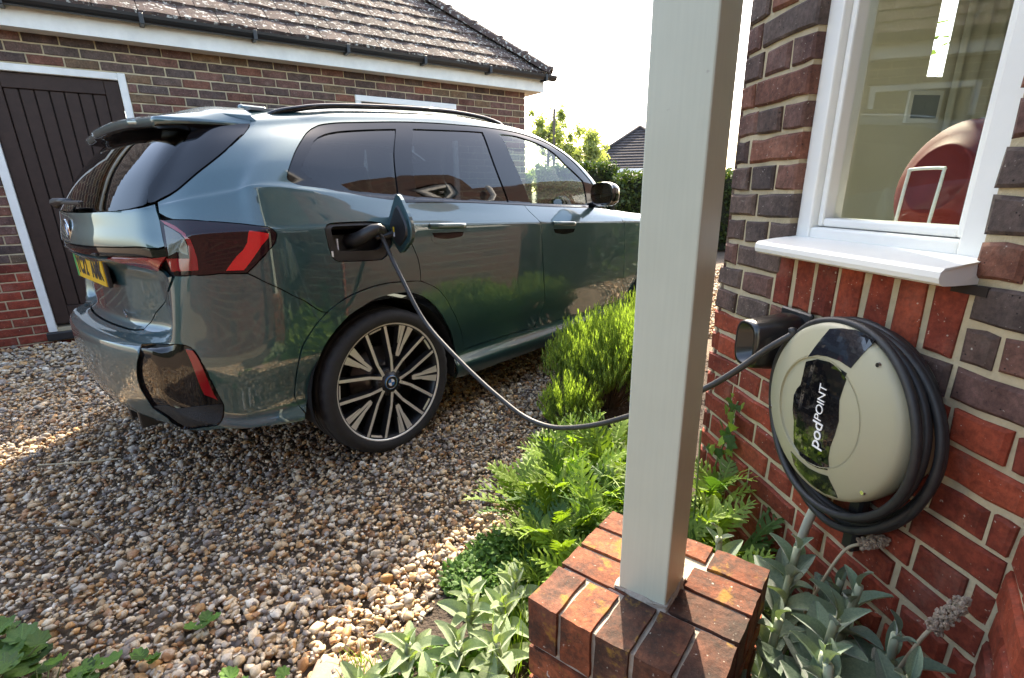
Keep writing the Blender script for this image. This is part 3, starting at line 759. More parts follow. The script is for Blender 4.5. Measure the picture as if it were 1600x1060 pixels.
R.append(plan(-.890,.10,.9145,1.05,1.01,haunch=.008,zf=.90,xf=3.53)) #10
R.append(plan(-.88,.10,.890,1.10,1.08,haunch=.004,zf=.92,xf=3.5)) #11
CZ={4:1.072,5:1.078,6:1.080,7:1.072,8:1.055,9:1.030,10:.998,11:.975,12:.945,13:.91,14:.89,15:.88,16:.88}
for k,dz in ((8,-.014),(9,0),(10,.011)):
    R[k]=[(x,y,z if i<4 else CZ[i]+dz*(1 if i<12 else .6)) for i,(x,y,z) in enumerate(R[k])]
R[7]=[(x,y,z if i<4 else CZ[i]-.13) for i,(x,y,z) in enumerate(R[7])]
# belt ring 12
b=plan(-.875,.108,.862,1.15,1.14,zf=.93,xf=3.46)
bz=[1.145,1.147,1.155,1.168,1.19,1.215,1.236,1.197,1.162,1.128,1.09,1.04,1.0,.965,.945,.935,.93]
by={6:.852,7:.864,8:.863,9:.858,10:.845,11:.825,12:.80,13:.72,14:.58,15:.35}
b=[(x,by.get(i,y),bz[i]) for i,(x,y,z) in enumerate(b)]
R[11]=[(x,y,z if i<4 else CZ[i]+.011+(bz[i]-CZ[i]-.011)*.5) for i,(x,y,z) in enumerate(R[11])]
R.append(b)
# glass / windscreen base ring 13
g0=[(x+.004,y-.006*(i>2),z+.008) for i,(x,y,z) in enumerate(b)]
fr={10:(1.97,.832,1.085),11:(2.08,.76,1.07),12:(2.15,.62,1.07),13:(2.20,.44,1.075),14:(2.22,.29,1.08),15:(2.23,.14,1.085),16:(2.23,0,1.085)}
for i,p in fr.items(): g0[i]=p
R.append(g0)
top=[(-.58,0,1.475),(-.57,.30,1.473),(-.535,.50,1.467),(-.485,.585,1.458),(-.42,.628,1.450),(-.33,.652,1.455),(-.17,.668,1.473),(.04,.674,1.500),(.42,.674,1.530),(.86,.672,1.546),(1.34,.668,1.528),(1.43,.61,1.54),(1.47,.48,1.555),(1.495,.32,1.567),(1.505,.2,1.572),(1.51,.1,1.574),(1.51,0,1.575)]
def lerp(a,b,t): return [tuple(np.array(p)*(1-t)+np.array(q)*t) for p,q in zip(a,b)]
bul=[.0]*3+[.012]*3+[.014]*11
def bulge(r,f):
    out=[]
    for i,(x,y,z) in enumerate(r):
        k=bul[i]*f
        if i<=2: out.append((x-.018*f,y,z+.014*f))
        elif i==10: out.append((x+.085*f,y+.016*f,z+.03*f))
        elif i>=11: out.append((x+.05*f,y+.01*f*(i<15),z+.035*f))
        else: out.append((x-(.012*f if i<6 else 0),y+k*1.1,z+k*.5))
    return out
R.append(bulge(lerp(g0,top,.34),1)) #14
R.append(bulge(lerp(g0,top,.70),1)) #15
R.append(top) #16
r1=[(-.54,0,1.515),(-.53,.30,1.512),(-.49,.47,1.506),(-.435,.548,1.498),(-.37,.588,1.494),(-.28,.608,1.500),(-.13,.62,1.520),(.06,.627,1.546),(.42,.627,1.574),(.80,.624,1.588),(1.20,.61,1.574),(1.29,.56,1.578),(1.33,.45,1.588),(1.355,.31,1.596),(1.365,.19,1.60),(1.37,.1,1.602),(1.37,0,1.603)]
R.append(r1) #17
mid=[(-.40,0,1.56),(-.40,.24,1.558),(-.38,.37,1.553),(-.33,.43,1.547),(-.27,.46,1.546),(-.19,.485,1.551),(-.06,.50,1.566),(.10,.505,1.585),(.42,.505,1.606),(.74,.50,1.616),(1.02,.49,1.606),(1.10,.44,1.607),(1.14,.36,1.612),(1.16,.25,1.616),(1.17,.16,1.618),(1.175,.08,1.62),(1.175,0,1.62)]
R.append(mid) #18
R.append([(x*.86+.05,y*.5,z+.012) for x,y,z in mid]) #19
R.append([(x*.80+.07,0,z+.015) for x,y,z in mid]) #20
NET=np.array(R,float)   # (rings, stations, 3)
NV,NU=NET.shape[:2]
def slopes(A):
    # monotone cubic slopes along axis 0, unit spacing
    d=np.diff(A,axis=0); m=np.zeros_like(A)
    a,b=d[:-1],d[1:]
    with np.errstate(divide='ignore',invalid='ignore'):
        hm=np.where(a*b>0,np.sign(a)*np.minimum(abs(a+b)/2,2.6*np.minimum(abs(a),abs(b))),0)
    m[1:-1]=np.nan_to_num(hm); m[0]=d[0]; m[-1]=d[-1]
    return m
def ev1(A,m,t):
    i=np.clip(np.floor(t).astype(int),0,len(A)-2); f=(t-i)[...,None]
    p0,p1,m0,m1=A[i],A[i+1],m[i],m[i+1]
    return (2*f**3-3*f**2+1)*p0+(f**3-2*f**2+f)*m0+(-2*f**3+3*f**2)*p1+(f**3-f**2)*m1
MU=slopes(NET.transpose(1,0,2))  # slopes along u
MU[0,:,0]=0; MU[-1,:,0]=0   # symmetric at the centre line
NETU=NET.transpose(1,0,2)
def S(u,v):
    """surface point for arrays u in [0,NU-1], v in [0,NV-1]"""
    u=np.atleast_1d(np.asarray(u,float)); v=np.atleast_1d(np.asarray(v,float))
    # evaluate all rings at u -> (N, NV, 3), then slopes along v
    i=np.clip(np.floor(u).astype(int),0,NU-2); f=(u-i)[:,None,None]
    p0,p1,m0,m1=NETU[i],NETU[i+1],MU[i],MU[i+1]
    C=(2*f**3-3*f**2+1)*p0+(f**3-2*f**2+f)*m0+(-2*f**3+3*f**2)*p1+(f**3-f**2)*m1
    C=C.transpose(1,0,2); m=slopes(C)
    j=np.clip(np.floor(v).astype(int),0,NV-2); g=(v-j)[:,None]; n=np.arange(len(u))
    return (2*g**3-3*g**2+1)*C[j,n]+(g**3-2*g**2+g)*m[j,n]+(-2*g**3+3*g**2)*C[j+1,n]+(g**3-g**2)*m[j+1,n]
def SN(u,v,e=2e-2):
    u=np.atleast_1d(np.asarray(u,float)); v=np.atleast_1d(np.asarray(v,float))
    a=S(np.clip(u+e,0,NU-1),v)-S(np.clip(u-e,0,NU-1),v); b=S(u,np.clip(v+e,0,NV-1))-S(u,np.clip(v-e,0,NV-1))
    n=np.cross(a,b); l=np.linalg.norm(n,axis=1,keepdims=True); l[l<1e-12]=1
    return n/l
OUT = {  # panel outlines in surface coordinates (station, ring)
    'dlo_top': [(6.22, 13.40), (6.20, 13.62), (6.18, 14.08), (6.18, 14.51), (6.21, 14.98), (6.25, 15.37), (6.33, 15.65), (6.49, 15.89), (6.85, 15.99), (7.33, 16.00), (7.81, 16.03), (8.33, 16.02), (8.74, 15.99), (9.21, 16.03), (9.52, 16.09), (9.78, 16.01), (10.06, 15.62), (9.97, 15.26), (9.93, 14.92), (9.91, 14.62), (9.89, 14.36), (9.89, 14.05), (9.90, 13.73)],
    'dlo_bot': [(9.79, 13.10), (9.96, 11.94), (9.43, 11.87), (8.90, 11.99), (8.54, 12.01), (8.21, 12.03), (7.84, 11.87), (7.46, 11.72), (7.31, 11.74), (7.13, 11.83), (6.95, 12.00), (6.76, 12.88), (6.62, 13.09), (6.51, 13.08), (6.41, 13.07), (6.35, 13.12), (6.29, 13.21), (6.24, 13.31)],
    'g_quarter': [(6.34, 13.77), (6.37, 14.31), (6.39, 14.63), (6.42, 14.95), (6.49, 15.18), (6.61, 15.35), (6.85, 15.50), (7.26, 15.59), (7.70, 15.64), (7.49, 14.22), (7.37, 11.98), (7.17, 12.21), (6.95, 13.02), (6.76, 13.14), (6.62, 13.21), (6.51, 13.41), (6.37, 13.63)],
    'g_rear': [(7.94, 15.66), (8.46, 15.68), (9.01, 15.72), (8.88, 14.81), (8.80, 14.08), (8.73, 13.07), (8.15, 13.04), (7.59, 12.15), (7.72, 14.26)],
    'g_front': [(9.25, 15.74), (9.50, 15.78), (9.66, 15.62), (9.72, 15.43), (9.73, 15.19), (9.71, 14.90), (9.69, 14.63), (9.71, 14.32), (9.74, 13.99), (9.68, 13.64), (9.62, 13.22), (9.28, 13.13), (8.99, 13.09), (9.11, 14.63)],
    'rd': [(7.46, 11.72), (7.40, 10.21), (7.42, 7.36), (7.46, 7.08), (7.49, 6.89), (7.51, 6.61), (7.51, 6.41)],
    'arch_out': [(5.90, 3.59), (5.95, 4.37), (5.99, 4.81), (6.07, 5.35), (6.22, 5.81), (6.39, 6.12), (6.61, 6.32), (6.88, 6.44), (7.11, 6.47), (7.38, 6.44), (7.51, 6.41), (7.68, 6.24), (7.77, 6.06), (7.84, 5.79), (7.95, 5.07), (8.01, 4.60), (8.06, 4.07), (8.08, 3.21)],
    'arch_in': [(6.00, 2.31), (6.08, 3.07), (6.13, 3.68), (6.19, 4.39), (6.27, 4.90), (6.36, 5.32), (6.48, 5.68), (6.62, 5.96), (6.78, 6.11), (6.92, 6.21), (7.10, 6.25), (7.26, 6.24), (7.40, 6.19), (7.58, 5.97), (7.72, 5.52), (7.83, 4.90), (7.92, 4.27), (7.97, 2.98), (7.95, 0.77)],
    'B': [(8.89, 11.99), (8.92, 11.18), (9.00, 9.96), (9.03, 7.38), (9.06, 6.23), (9.11, 4.71), (9.06, 4.00), (9.01, 3.16)],
    'Bup': [(9.20, 16.02), (9.03, 14.91), (8.95, 14.09), (8.89, 12.06)],
    'doorbot': [(8.08, 3.21), (8.26, 3.26), (8.47, 3.29), (8.69, 3.29), (9.00, 3.22), (9.48, 3.19), (10.13, 3.16), (10.62, 3.20)],
    'F': [(10.49, 11.79), (10.50, 9.08), (10.59, 6.36), (10.65, 4.84), (10.62, 3.20)],
    'bq': [(5.12, 6.90), (5.51, 6.76), (5.84, 6.62), (6.06, 6.46), (6.16, 6.38), (6.34, 6.15), (6.39, 6.12)],
    'lamp': [(3.12, 11.37), (3.54, 11.17), (3.84, 10.88), (4.26, 10.62), (4.62, 10.49), (5.14, 10.31), (5.72, 10.10), (5.83, 9.96), (5.89, 9.15), (5.93, 8.12), (5.93, 7.85), (5.89, 7.59), (5.81, 7.44), (5.67, 7.28), (5.38, 7.06), (5.12, 6.91), (4.81, 6.92), (4.51, 6.94), (4.05, 6.95), (3.73, 7.11), (3.40, 7.63)],
    'lamp_in': [(3.19, 9.07), (2.77, 8.59), (2.60, 8.39)],
    'lbar': [(5.31, 9.13), (5.58, 8.46), (5.80, 8.07), (5.77, 7.77), (5.41, 7.30), (5.04, 6.97), (4.84, 6.98), (4.66, 6.99), (4.90, 7.29), (5.17, 7.65)],
    'lred': [(3.17, 11.33), (3.37, 11.17), (3.61, 10.75), (3.83, 10.07), (3.93, 8.06), (3.99, 7.65), (4.07, 7.30), (4.08, 7.05), (3.74, 7.21), (3.33, 7.88), (2.60, 8.39), (2.77, 8.56), (3.17, 8.94), (3.58, 7.84), (3.88, 7.37), (3.86, 7.77), (3.83, 8.40), (3.74, 10.13), (3.50, 10.75), (3.30, 11.13)],
    'lclear': [(3.27, 11.09), (3.50, 10.70), (3.72, 10.11), (3.81, 8.38), (3.84, 7.79), (3.85, 7.49), (3.27, 8.96), (3.28, 10.09)],
    'tgs': [(4.42, 17.07), (4.66, 16.53), (4.73, 16.00), (4.72, 15.69), (4.71, 15.48), (4.45, 14.71), (4.04, 14.01), (3.60, 13.46), (3.28, 13.26), (3.00, 13.09)],
    'tgs2': [(3.00, 13.09), (3.06, 11.70), (3.10, 11.36), (3.13, 10.51), (3.19, 9.07), (3.01, 8.83), (2.78, 8.58), (2.61, 8.37)],
    'tgs3': [(3.40, 7.62), (2.38, 7.77), (1.70, 7.36), (1.48, 7.07), (1.33, 6.61), (1.45, 5.63)],
    'shelf': [(1.45, 5.63), (0.99, 5.89), (0.27, 6.17)],
    'blade': [(4.70, 15.50), (4.45, 14.71), (4.04, 14.01), (3.60, 13.46), (3.27, 13.29), (2.99, 13.13), (2.82, 13.13), (2.61, 13.19), (2.45, 13.44), (2.36, 13.65), (2.45, 13.80), (2.61, 14.39), (2.67, 15.07), (3.19, 15.21), (3.71, 15.35), (4.26, 15.47)],
    'rglass_base': [(0.14, 11.89), (0.72, 11.87), (1.21, 11.96), (1.74, 13.01), (2.62, 13.17)],
    'lip': [(0.67, 9.37), (1.34, 9.45), (2.04, 9.59), (3.16, 10.00)],
    'redstrip': [(1.25, 8.81), (1.76, 8.87), (2.42, 8.98), (3.19, 9.05), (2.77, 8.56), (2.58, 8.42), (1.98, 8.46), (1.74, 8.53), (1.53, 8.62), (1.36, 8.69)],
    'vent': [(1.83, 5.32), (2.29, 5.58), (3.31, 5.80), (3.53, 5.78), (3.66, 5.71), (3.77, 5.57), (3.88, 5.35), (4.20, 4.49), (4.40, 3.54), (4.36, 3.16), (4.28, 2.74), (4.15, 2.40), (4.00, 2.15), (3.43, 1.73), (1.85, 0.36), (2.00, 1.40), (1.75, 1.84), (1.73, 2.43), (1.67, 2.93), (1.69, 3.34), (1.77, 3.80), (1.91, 4.48)],
    'refl': [(3.50, 5.62), (3.70, 5.60), (3.83, 5.37), (4.05, 4.75), (4.29, 3.68), (3.95, 3.80), (3.77, 4.67)],
    'ventlow': [(1.72, 1.87), (3.27, 2.86), (4.39, 3.52), (4.33, 3.03), (4.26, 2.73), (4.13, 2.39), (3.98, 2.16), (3.45, 1.79), (2.18, 0.75), (2.03, 1.45)],
    'bbot': [(4.13, 2.00), (5.07, 2.27), (5.97, 1.74)],
    'ventfoil': [(1.84, 4.30), (1.64, 3.76), (1.65, 3.38), (1.65, 2.75), (1.73, 1.81)],
    'port': [(6.49, 8.44), (6.52, 9.94), (6.56, 10.11), (6.75, 10.17), (6.99, 10.18), (7.07, 10.04), (7.11, 9.00), (7.16, 7.85), (7.18, 7.53), (7.18, 7.34), (7.14, 7.15), (7.11, 7.02), (7.05, 6.94), (6.79, 6.95), (6.59, 6.98), (6.55, 7.02), (6.52, 7.12), (6.50, 7.39)],
    'handle1': [(7.66, 7.62), (7.68, 7.75), (7.76, 7.79), (8.08, 7.76), (8.10, 7.64), (8.10, 7.50), (8.09, 7.34), (8.05, 7.24), (7.88, 7.19), (7.75, 7.24), (7.68, 7.35)],
    'handle2': [(9.16, 7.60), (9.20, 7.78), (9.33, 7.84), (9.45, 7.81), (9.49, 7.64), (9.53, 7.36), (9.42, 7.29), (9.26, 7.26), (9.18, 7.37)],
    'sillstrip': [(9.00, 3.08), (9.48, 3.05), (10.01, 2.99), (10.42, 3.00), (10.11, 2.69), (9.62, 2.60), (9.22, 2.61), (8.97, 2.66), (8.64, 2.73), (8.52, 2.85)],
}
car = empty('car', (-1.296, 2.869, 0), radians(49), label='dark green electric SUV charging on the gravel drive', cat='car')
def paint_mat():
    m, nt, b = new_mat('metallic_green_paint'); setp(b, col=(.04, .10, .10), rough=.38, metal=.42, coat=1.0, coatr=.02); b.inputs['Coat IOR'].default_value = 1.75
    v = coords(nt, 'Object'); f = noise(nt, v, 900, 2, .5)
    nt.links.new(ramp(nt, f, [(.3, (.019, .060, .066)), (.7, (.035, .094, .104))]), b.inputs['Base Color'])
    d = noise(nt, v, 5, 5, .6); nt.links.new(ramp(nt, d, [(.3, (.008, .008, .008)), (.75, (.04, .04, .04))]), b.inputs['Coat Roughness'])
    return m
M['paint'] = paint_mat()
M['priv'] = thin_glass('privacy_glass', (.07, .08, .09)); M['cglass'] = thin_glass('green_tinted_glass', (.72, .82, .78)); M['rglass'] = thin_glass('rear_glass', (.06, .065, .06))
M['lampglass'] = simple('smoked_red_lens', (.014, .002, .005), .03)
M['red'] = simple('red_lens', (.62, .006, .012), .12, coat=1); M['reddk'] = simple('dark_red_lens', (.24, .005, .012), .10, coat=1)
M['clear'] = simple('clear_lamp_insert', (.10, .11, .09), .15, coat=1, bmp=.6, bscale=120)
M['cabin'] = simple('cabin_black', (.02, .02, .021), .8); M['shell'] = simple('inner_black', (.004, .004, .004), .95)
M['tyre'] = simple('tyre_rubber', (.018, .018, .019), .78, var=.2, vscale=30, bmp=.35, bscale=150, bdist=.002)
M['rimdark'] = simple('dark_alloy', (.025, .026, .028), .35, metal=.4)

def pin(p, poly):
    x, y = p; c = False; n = len(poly); j = n-1
    for i in range(n):
        xi, yi = poly[i]; xj, yj = poly[j]
        if (yi > y) != (yj > y) and x < (xj-xi)*(y-yi)/(yj-yi)+xi: c = not c
        j = i
    return c
def smooth_poly(P, corner=50):
    """closed outline, rounded through its points except at real corners"""
    P = [tuple(map(float, p)) for p in P]
    Q = [P[0]]
    for p in P[1:]:
        if hypot(p[0]-Q[-1][0], (p[1]-Q[-1][1])) > .012: Q.append(p)
    if hypot(Q[0][0]-Q[-1][0], Q[0][1]-Q[-1][1]) < .012: Q.pop()
    P = np.array(Q); n = len(P)
    X = S(np.clip(P[:, 0], 0, NU-1), np.clip(P[:, 1], 0, NV-1))
    out = []
    def ang(i):
        a = X[i]-X[i-1]; b = X[(i+1) % n]-X[i]; la, lb = np.linalg.norm(a), np.linalg.norm(b)
        if la < 1e-6 or lb < 1e-6: return 180
        return degrees(math.acos(max(-1, min(1, float(a @ b)/(la*lb)))))
    cor = [ang(i) > corner for i in range(n)]
    for i in range(n):
        j = (i+1) % n; L = np.linalg.norm(X[j]-X[i])
        m0 = (P[j]-P[i]) if cor[i] else .5*(P[j]-P[i-1]); m1 = (P[j]-P[i]) if cor[j] else .5*(P[(j+1) % n]-P[i])
        # limit tangents so uneven spacing does not overshoot
        for m in (m0, m1):
            l = np.linalg.norm(m); s_ = np.linalg.norm(P[j]-P[i])
            if l > 1.5*s_ and l > 0: m *= 1.5*s_/l
        k = max(1, int(L/.025))
        for q in range(k):
            t = q/k; out.append(tuple((2*t**3-3*t*t+1)*P[i]+(t**3-2*t*t+t)*m0+(-2*t**3+3*t*t)*P[j]+(t**3-t*t)*m1))
    return out
def panel(name, poly, mat, holes=(), off=0., thick=.012, inset=.0022, side='R', parent=None, gu=.11, gv=.2, corner=50):
    parent = parent or car
    loops = [smooth_poly(poly, corner)]+[smooth_poly(h, corner) for h in holes]
    V2 = []; E = []
    for lp in loops:
        k = len(V2); V2 += [Vector(p) for p in lp]; E += [(k+i, k+(i+1) % len(lp)) for i in range(len(lp))]
    xs = [p[0] for p in loops[0]]; ys = [p[1] for p in loops[0]]
    def inside(p): return pin(p, loops[0]) and not any(pin(p, h) for h in loops[1:])
    B = np.array([tuple(p) for p in V2])
    nu_ = max(2, int((max(xs)-min(xs))/gu)); nv_ = max(2, int((max(ys)-min(ys))/gv))
    for a in np.linspace(min(xs), max(xs), nu_+1):
        for c in np.linspace(min(ys), max(ys), nv_+1):
            if inside((a, c)) and ((abs(B[:, 0]-a)/gu+abs(B[:, 1]-c)/gv).min() > .3): V2.append(Vector((a, c)))
    r = delaunay_2d_cdt(V2, E, [], 0, 1e-5)
    vv = np.array([tuple(p) for p in r[0]])
    T = []
    for t in r[2]:
        c = vv[list(t)].mean(0)
        if inside((c[0], c[1])): T.append(tuple(t))
    U_, W_ = np.clip(vv[:, 0], 0, NU-1), np.clip(vv[:, 1], 0, NV-1)
    X = S(U_, W_); Nn = -SN(U_, W_)
    # boundary
    bd = {}
    for t in T:
        for i in range(3):
            a, b = t[i], t[(i+1) % 3]
            if (b, a) in bd: del bd[(b, a)]
            else: bd[(a, b)] = 1
    # orient triangles outward
    def flipn(t):
        a, b, c = X[t[0]], X[t[1]], X[t[2]]; return np.dot(np.cross(b-a, c-a), Nn[t[0]]+Nn[t[1]]+Nn[t[2]])
    vote = sum(1 if flipn(t) > 0 else -1 for t in T[::max(1, len(T)//60)])
    # in car frame (x fwd, y right, z up) handedness is flipped when written as (x,-y,z)
    ins = {}
    for a, b in bd:
        e = X[b]-X[a]; l = np.linalg.norm(e)
        if l < 1e-9: continue
        for q in (a, b):
            d = np.cross(Nn[q], e/l)
            ins.setdefault(q, []).append(d if vote > 0 else -d)
    Xs = X.copy()
    for q, L in ins.items():
        if abs(X[q][1]) < 1e-4 and side == 'B':
            d = sum(L); d = d*[1, 0, 1]
        else: d = sum(L)
        l = np.linalg.norm(d)
        if l > 1e-6: Xs[q] = X[q]+d/l*inset
    Xs = Xs+Nn*off
    V = [tuple(p*[1, -1, 1]) for p in Xs]; Nl = [tuple(p*[1, -1, 1]) for p in Nn]
    F = [t if vote < 0 else (t[0], t[2], t[1]) for t in T]   # mirrored y flips winding
    if thick:
        mp = {}
        for a, b in bd:
            if side == 'B' and abs(X[a][1]) < 1e-4 and abs(X[b][1]) < 1e-4: continue
            for q in (a, b):
                if q not in mp:
                    mp[q] = len(V); V += [V[q], tuple((Xs[q]-Nn[q]*thick)*[1, -1, 1])]; Nl += [(0, 0, 0), (0, 0, 0)]
            f = (mp[a], mp[b], mp[b]+1, mp[a]+1)
            if thick < 0: f = f[::-1]
            F.append(f if vote > 0 else f[::-1])
    sides = {'R': [1], 'L': [-1], 'B': [1, -1]}[side]
    VV = []; FF = []; NN = []
    for s in sides:
        k = len(VV); VV += [(x, y*s, z) for x, y, z in V]; NN += [(x, y*s, z) for x, y, z in Nl]
        FF += [tuple(i+k for i in (f if s > 0 else f[::-1])) for f in F]
    me = bpy.data.meshes.new(name); me.from_pydata(VV, [], FF); me.update(); me.materials.append(mat)
    me.polygons.foreach_set('use_smooth', [len(p.vertices) == 3 for p in me.polygons])
    me.normals_split_custom_set_from_vertices(NN)
    o = bpy.data.objects.new(name, me); link(o, parent); return o
def invs(x, z, u=8., v=6.):
    """surface coordinates of a point on the flank given its x and z"""
    for it in range(40):
        uu = np.linspace(5, 14, 181); xx = S(uu, np.full(181, v))[:, 0]; u = float(np.interp(x, xx, uu))
        wv = np.linspace(0, 13, 131); zz = S(np.full(131, u), wv)[:, 2]; v = float(np.interp(z, zz, wv))
        if it > 6: break
    return (u, v)
o = OUT
A1 = o['arch_out']
side_poly = o['tgs'][:9]+[(3.06, 13.15)]+[(3.12, 11.6)]+o['lamp'][1:16]+o['bq'][1:-1]+A1[5:11]+o['rd'][::-1][1:]+o['dlo_bot'][8:]+o['dlo_top']+[(10.0, 13.35), (10.45, 13.05), (10.55, 14), (10.55, 15), (10.6, 16), (10.55, 16.9), (10.3, 17.42), (9.5, 17.45), (8.5, 17.45), (7.5, 17.45), (6.5, 17.45), (5.5, 17.45), (4.8, 17.40)]
rdoor = o['rd']+A1[11:]+o['doorbot'][1:5]+o['B'][::-1][1:]+o['dlo_bot'][4:7]
fdoor = o['B']+o['doorbot'][5:]+o['F'][::-1][1:]+[(10.2, 11.9)]+o['dlo_bot'][1:3]
FA = [(2.692+.425*cos(a), .352+.425*sin(a)) for a in np.linspace(pi+.12, -.12, 22)]
FAi = [(2.692+.385*cos(a), .352+.385*sin(a)) for a in np.linspace(pi+.2, -.2, 22)]
fao = [invs(*p) for p in FA]; fai = [invs(*p) for p in FAi]
sill = o['doorbot'][:]+[(10.75, 3.3), fao[0], fai[0], (10.85, .3), (10.0, .3), (9.0, .3), (8.05, .3), (7.95, .75), (7.93, 3.0)]
fender = o['F'][:]+[(10.75, 3.3)]+fao+[(12.95, 2.8), (13.2, 6.0), (13.3, 9.0), (13.3, 11.8), (12.5, 11.85), (11.5, 11.85)]
fbump = [(13.2, .4), (12.95, 2.8), (13.2, 6.0), (13.3, 9.0), (13.3, 11.8), (14.5, 11.8), (16, 11.8), (16, .4)]
hood = [(10.485, 11.9), (11.5, 11.87), (12.5, 11.87), (13.3, 11.82), (14.5, 11.82), (16, 11.82), (16, 12.95), (14, 12.95), (12, 12.95), (10.6, 12.95)]
lip_ = A1+[(7.95, 3.0), (7.945, .75)]+o['arch_in'][::-1][1:]+[(5.92, 3.0)]
flip_ = fao+fai[::-1]
bumper = [(0, .9), (1.2, .9), (2.4, 1.0), (3.3, 1.4)]+[(4.14, 1.95), (5.05, 2.1), (5.96, 1.75), (5.99, 2.3), (5.94, 3.0)]+A1[:6]+o['bq'][::-1][1:]+o['lamp'][16:]+o['tgs3'][1:-1]+[(1.34, 6.2), (1.20, 6.05), (.7, 6.03), (0, 6.03)]
tg_up = [(0, 12.1), (.7, 12.1), (1.3, 12.3), (1.9, 12.8), (2.5, 13.0), (3.0, 13.05), (3.06, 11.69), (3.12, 11.35), (3.15, 10.48), (3.17, 9.95)]+o['lip'][::-1][1:]+[(0, 9.33)]
strip_b = [(0, 9.27), (.65, 9.32), (1.34, 9.43), (2.03, 9.56), (3.17, 9.88), (3.19, 9.06)]+o['redstrip'][:3][::-1]+[(1.0, 8.78), (.5, 8.75), (0, 8.75)]
tg_lo = [(0, 8.70), (.5, 8.70), (1.0, 8.72), (1.30, 8.76), (1.43, 8.66)]+o['redstrip'][5:9][::-1]+[(2.78, 8.33), (3.29, 7.80)]+o['tgs3'][1:5]+[(1.33, 6.27), (1.18, 6.12), (.7, 6.10), (0, 6.10)]
rg = [(0, 12.35), (.7, 12.35), (1.3, 12.5), (1.9, 13.0), (2.55, 13.20), (2.47, 13.45), (2.38, 13.655), (2.46, 13.81), (2.62, 14.39), (2.67, 15.07), (2.5, 15.62), (1.5, 15.78), (0, 15.8)]
sp_base = [(0, 15.85), (1.5, 15.82), (2.5, 15.67), (2.68, 15.10), (3.18, 15.25), (3.70, 15.38), (4.26, 15.50), (4.69, 15.52), (4.71, 15.675), (4.72, 16.0), (4.65, 16.53), (4.42, 17.0), (3.5, 16.98), (2.0, 16.98), (0, 16.98)]
roofp = [(0, 17.02), (2, 17.02), (3.5, 17.02), (4.42, 17.05), (4.8, 17.42), (5.5, 17.47), (7, 17.47), (8.5, 17.47), (9.5, 17.47), (10.3, 17.44), (10.56, 16.9), (11.2, 16.35), (13, 16.3), (16, 16.3), (16, 19.97), (12, 19.97), (8, 19.97), (4, 19.97), (0, 19.97)]
scr = [(10.6, 13.1), (12, 13.05), (14, 13.05), (16, 13.05), (16, 16.26), (13, 16.26), (11.2, 16.3), (10.62, 16.0), (10.58, 15), (10.58, 14)]
# painted panels
for sd in ('R', 'L'):
    panel('side_panel', side_poly, M['paint'], [o['port']] if sd == 'R' else [], side=sd)
    d1 = panel('rear_door', rdoor, M['paint'], side=sd); d2 = panel('front_door', fdoor, M['paint'], side=sd)
    panel('sill_panel', sill, M['paint'], side=sd); panel('front_wing', fender, M['paint'], side=sd)
    panel('arch_trim', lip_, M['paint'], off=.004, side=sd); panel('arch_trim', flip_, M['paint'], off=.004, side=sd)
    dlo = o['dlo_top']+o['dlo_bot']
    tr = panel('window_trim', dlo, M['black_gl'], [o['g_quarter'], o['g_rear'], o['g_front']], off=-.004, side=sd, inset=.001)
    panel('window_strip', [(u, v+.0) for u, v in o['dlo_bot'][1:8]]+[(7.46, 11.56), (7.84, 11.72), (8.22, 11.9), (8.55, 11.9), (8.9, 11.86), (9.43, 11.72), (9.96, 11.8)], M['chrome'] if False else M['black_gl'], off=.003, side=sd, inset=0)
    for nm in ('g_quarter', 'g_rear', 'g_front'):
        panel('window', o[nm], M['cglass'] if nm == 'g_front' else M['priv'], off=-.010, thick=.004, inset=-.003, side=sd)
    lamp = panel('tail_lamp', o['lamp']+[(3.2, 9.06), (3.155, 10.48)], M['lampglass'], off=.003, thick=.03, side=sd)
    panel('light_bar', o['lbar'], M['red'], off=.0045, thick=.002, inset=0, side=sd, parent=lamp)
    panel('light_hook', [p for p in o['lred'] if p[0] > 3.16], M['reddk'], off=.0045, thick=.002, inset=0, side=sd, parent=lamp)
    panel('clear_insert', o['lclear'], M['clear'], off=.0045, thick=.002, inset=0, side=sd, parent=lamp)
    panel('pillar_blade', o['blade'], M['black_gl'], off=.004, side=sd)
    vent = panel('bumper_vent', o['vent'], M['black_gl'], off=-.011, thick=-.010, inset=.001, side=sd, corner=24)
    panel('vent_mesh', o['ventlow'], simple('vent_grille', (.012, .012, .012), .7, bmp=1, bscale=250, bdist=.004), off=-.008, thick=.006, side=sd, parent=vent)
    panel('reflector', o['refl'], M['reddk'], off=-.004, thick=.008, side=sd, parent=vent)
    panel('headlamp', [(12.75, 9.6), (13.3, 9.9), (13.9, 10.2), (14.5, 10.4), (14.5, 11.4), (13.6, 11.5), (12.9, 11.2)], M['dark_glass'], off=.004, thick=.003, side=sd)
bp = panel('rear_bumper', bumper, M['paint'], [o['vent']], side='B', corner=24)
panel('tailgate', tg_up, M['paint'], side='B')
panel('tailgate_garnish', strip_b, M['black_gl'], side='B', off=-.006)
[panel('tailgate_light', o['redstrip'], M['reddk'], side=q_, off=.006, inset=.0) for q_ in 'RL']
panel('lower_tailgate', tg_lo, M['paint'], side='B', corner=24)
panel('rear_window', rg, M['rglass'], side='B', thick=.004, off=-.002)
panel('spoiler_base', sp_base, M['black_gl'], side='B', off=-.004)
panel('roof_panel', roofp, M['paint'], side='B'); panel('windscreen', scr, M['cglass'], side='B', thick=.004, off=-.004)
panel('bonnet', hood, M['paint'], side='B'); panel('front_bumper', fbump, M['paint'], side='B')
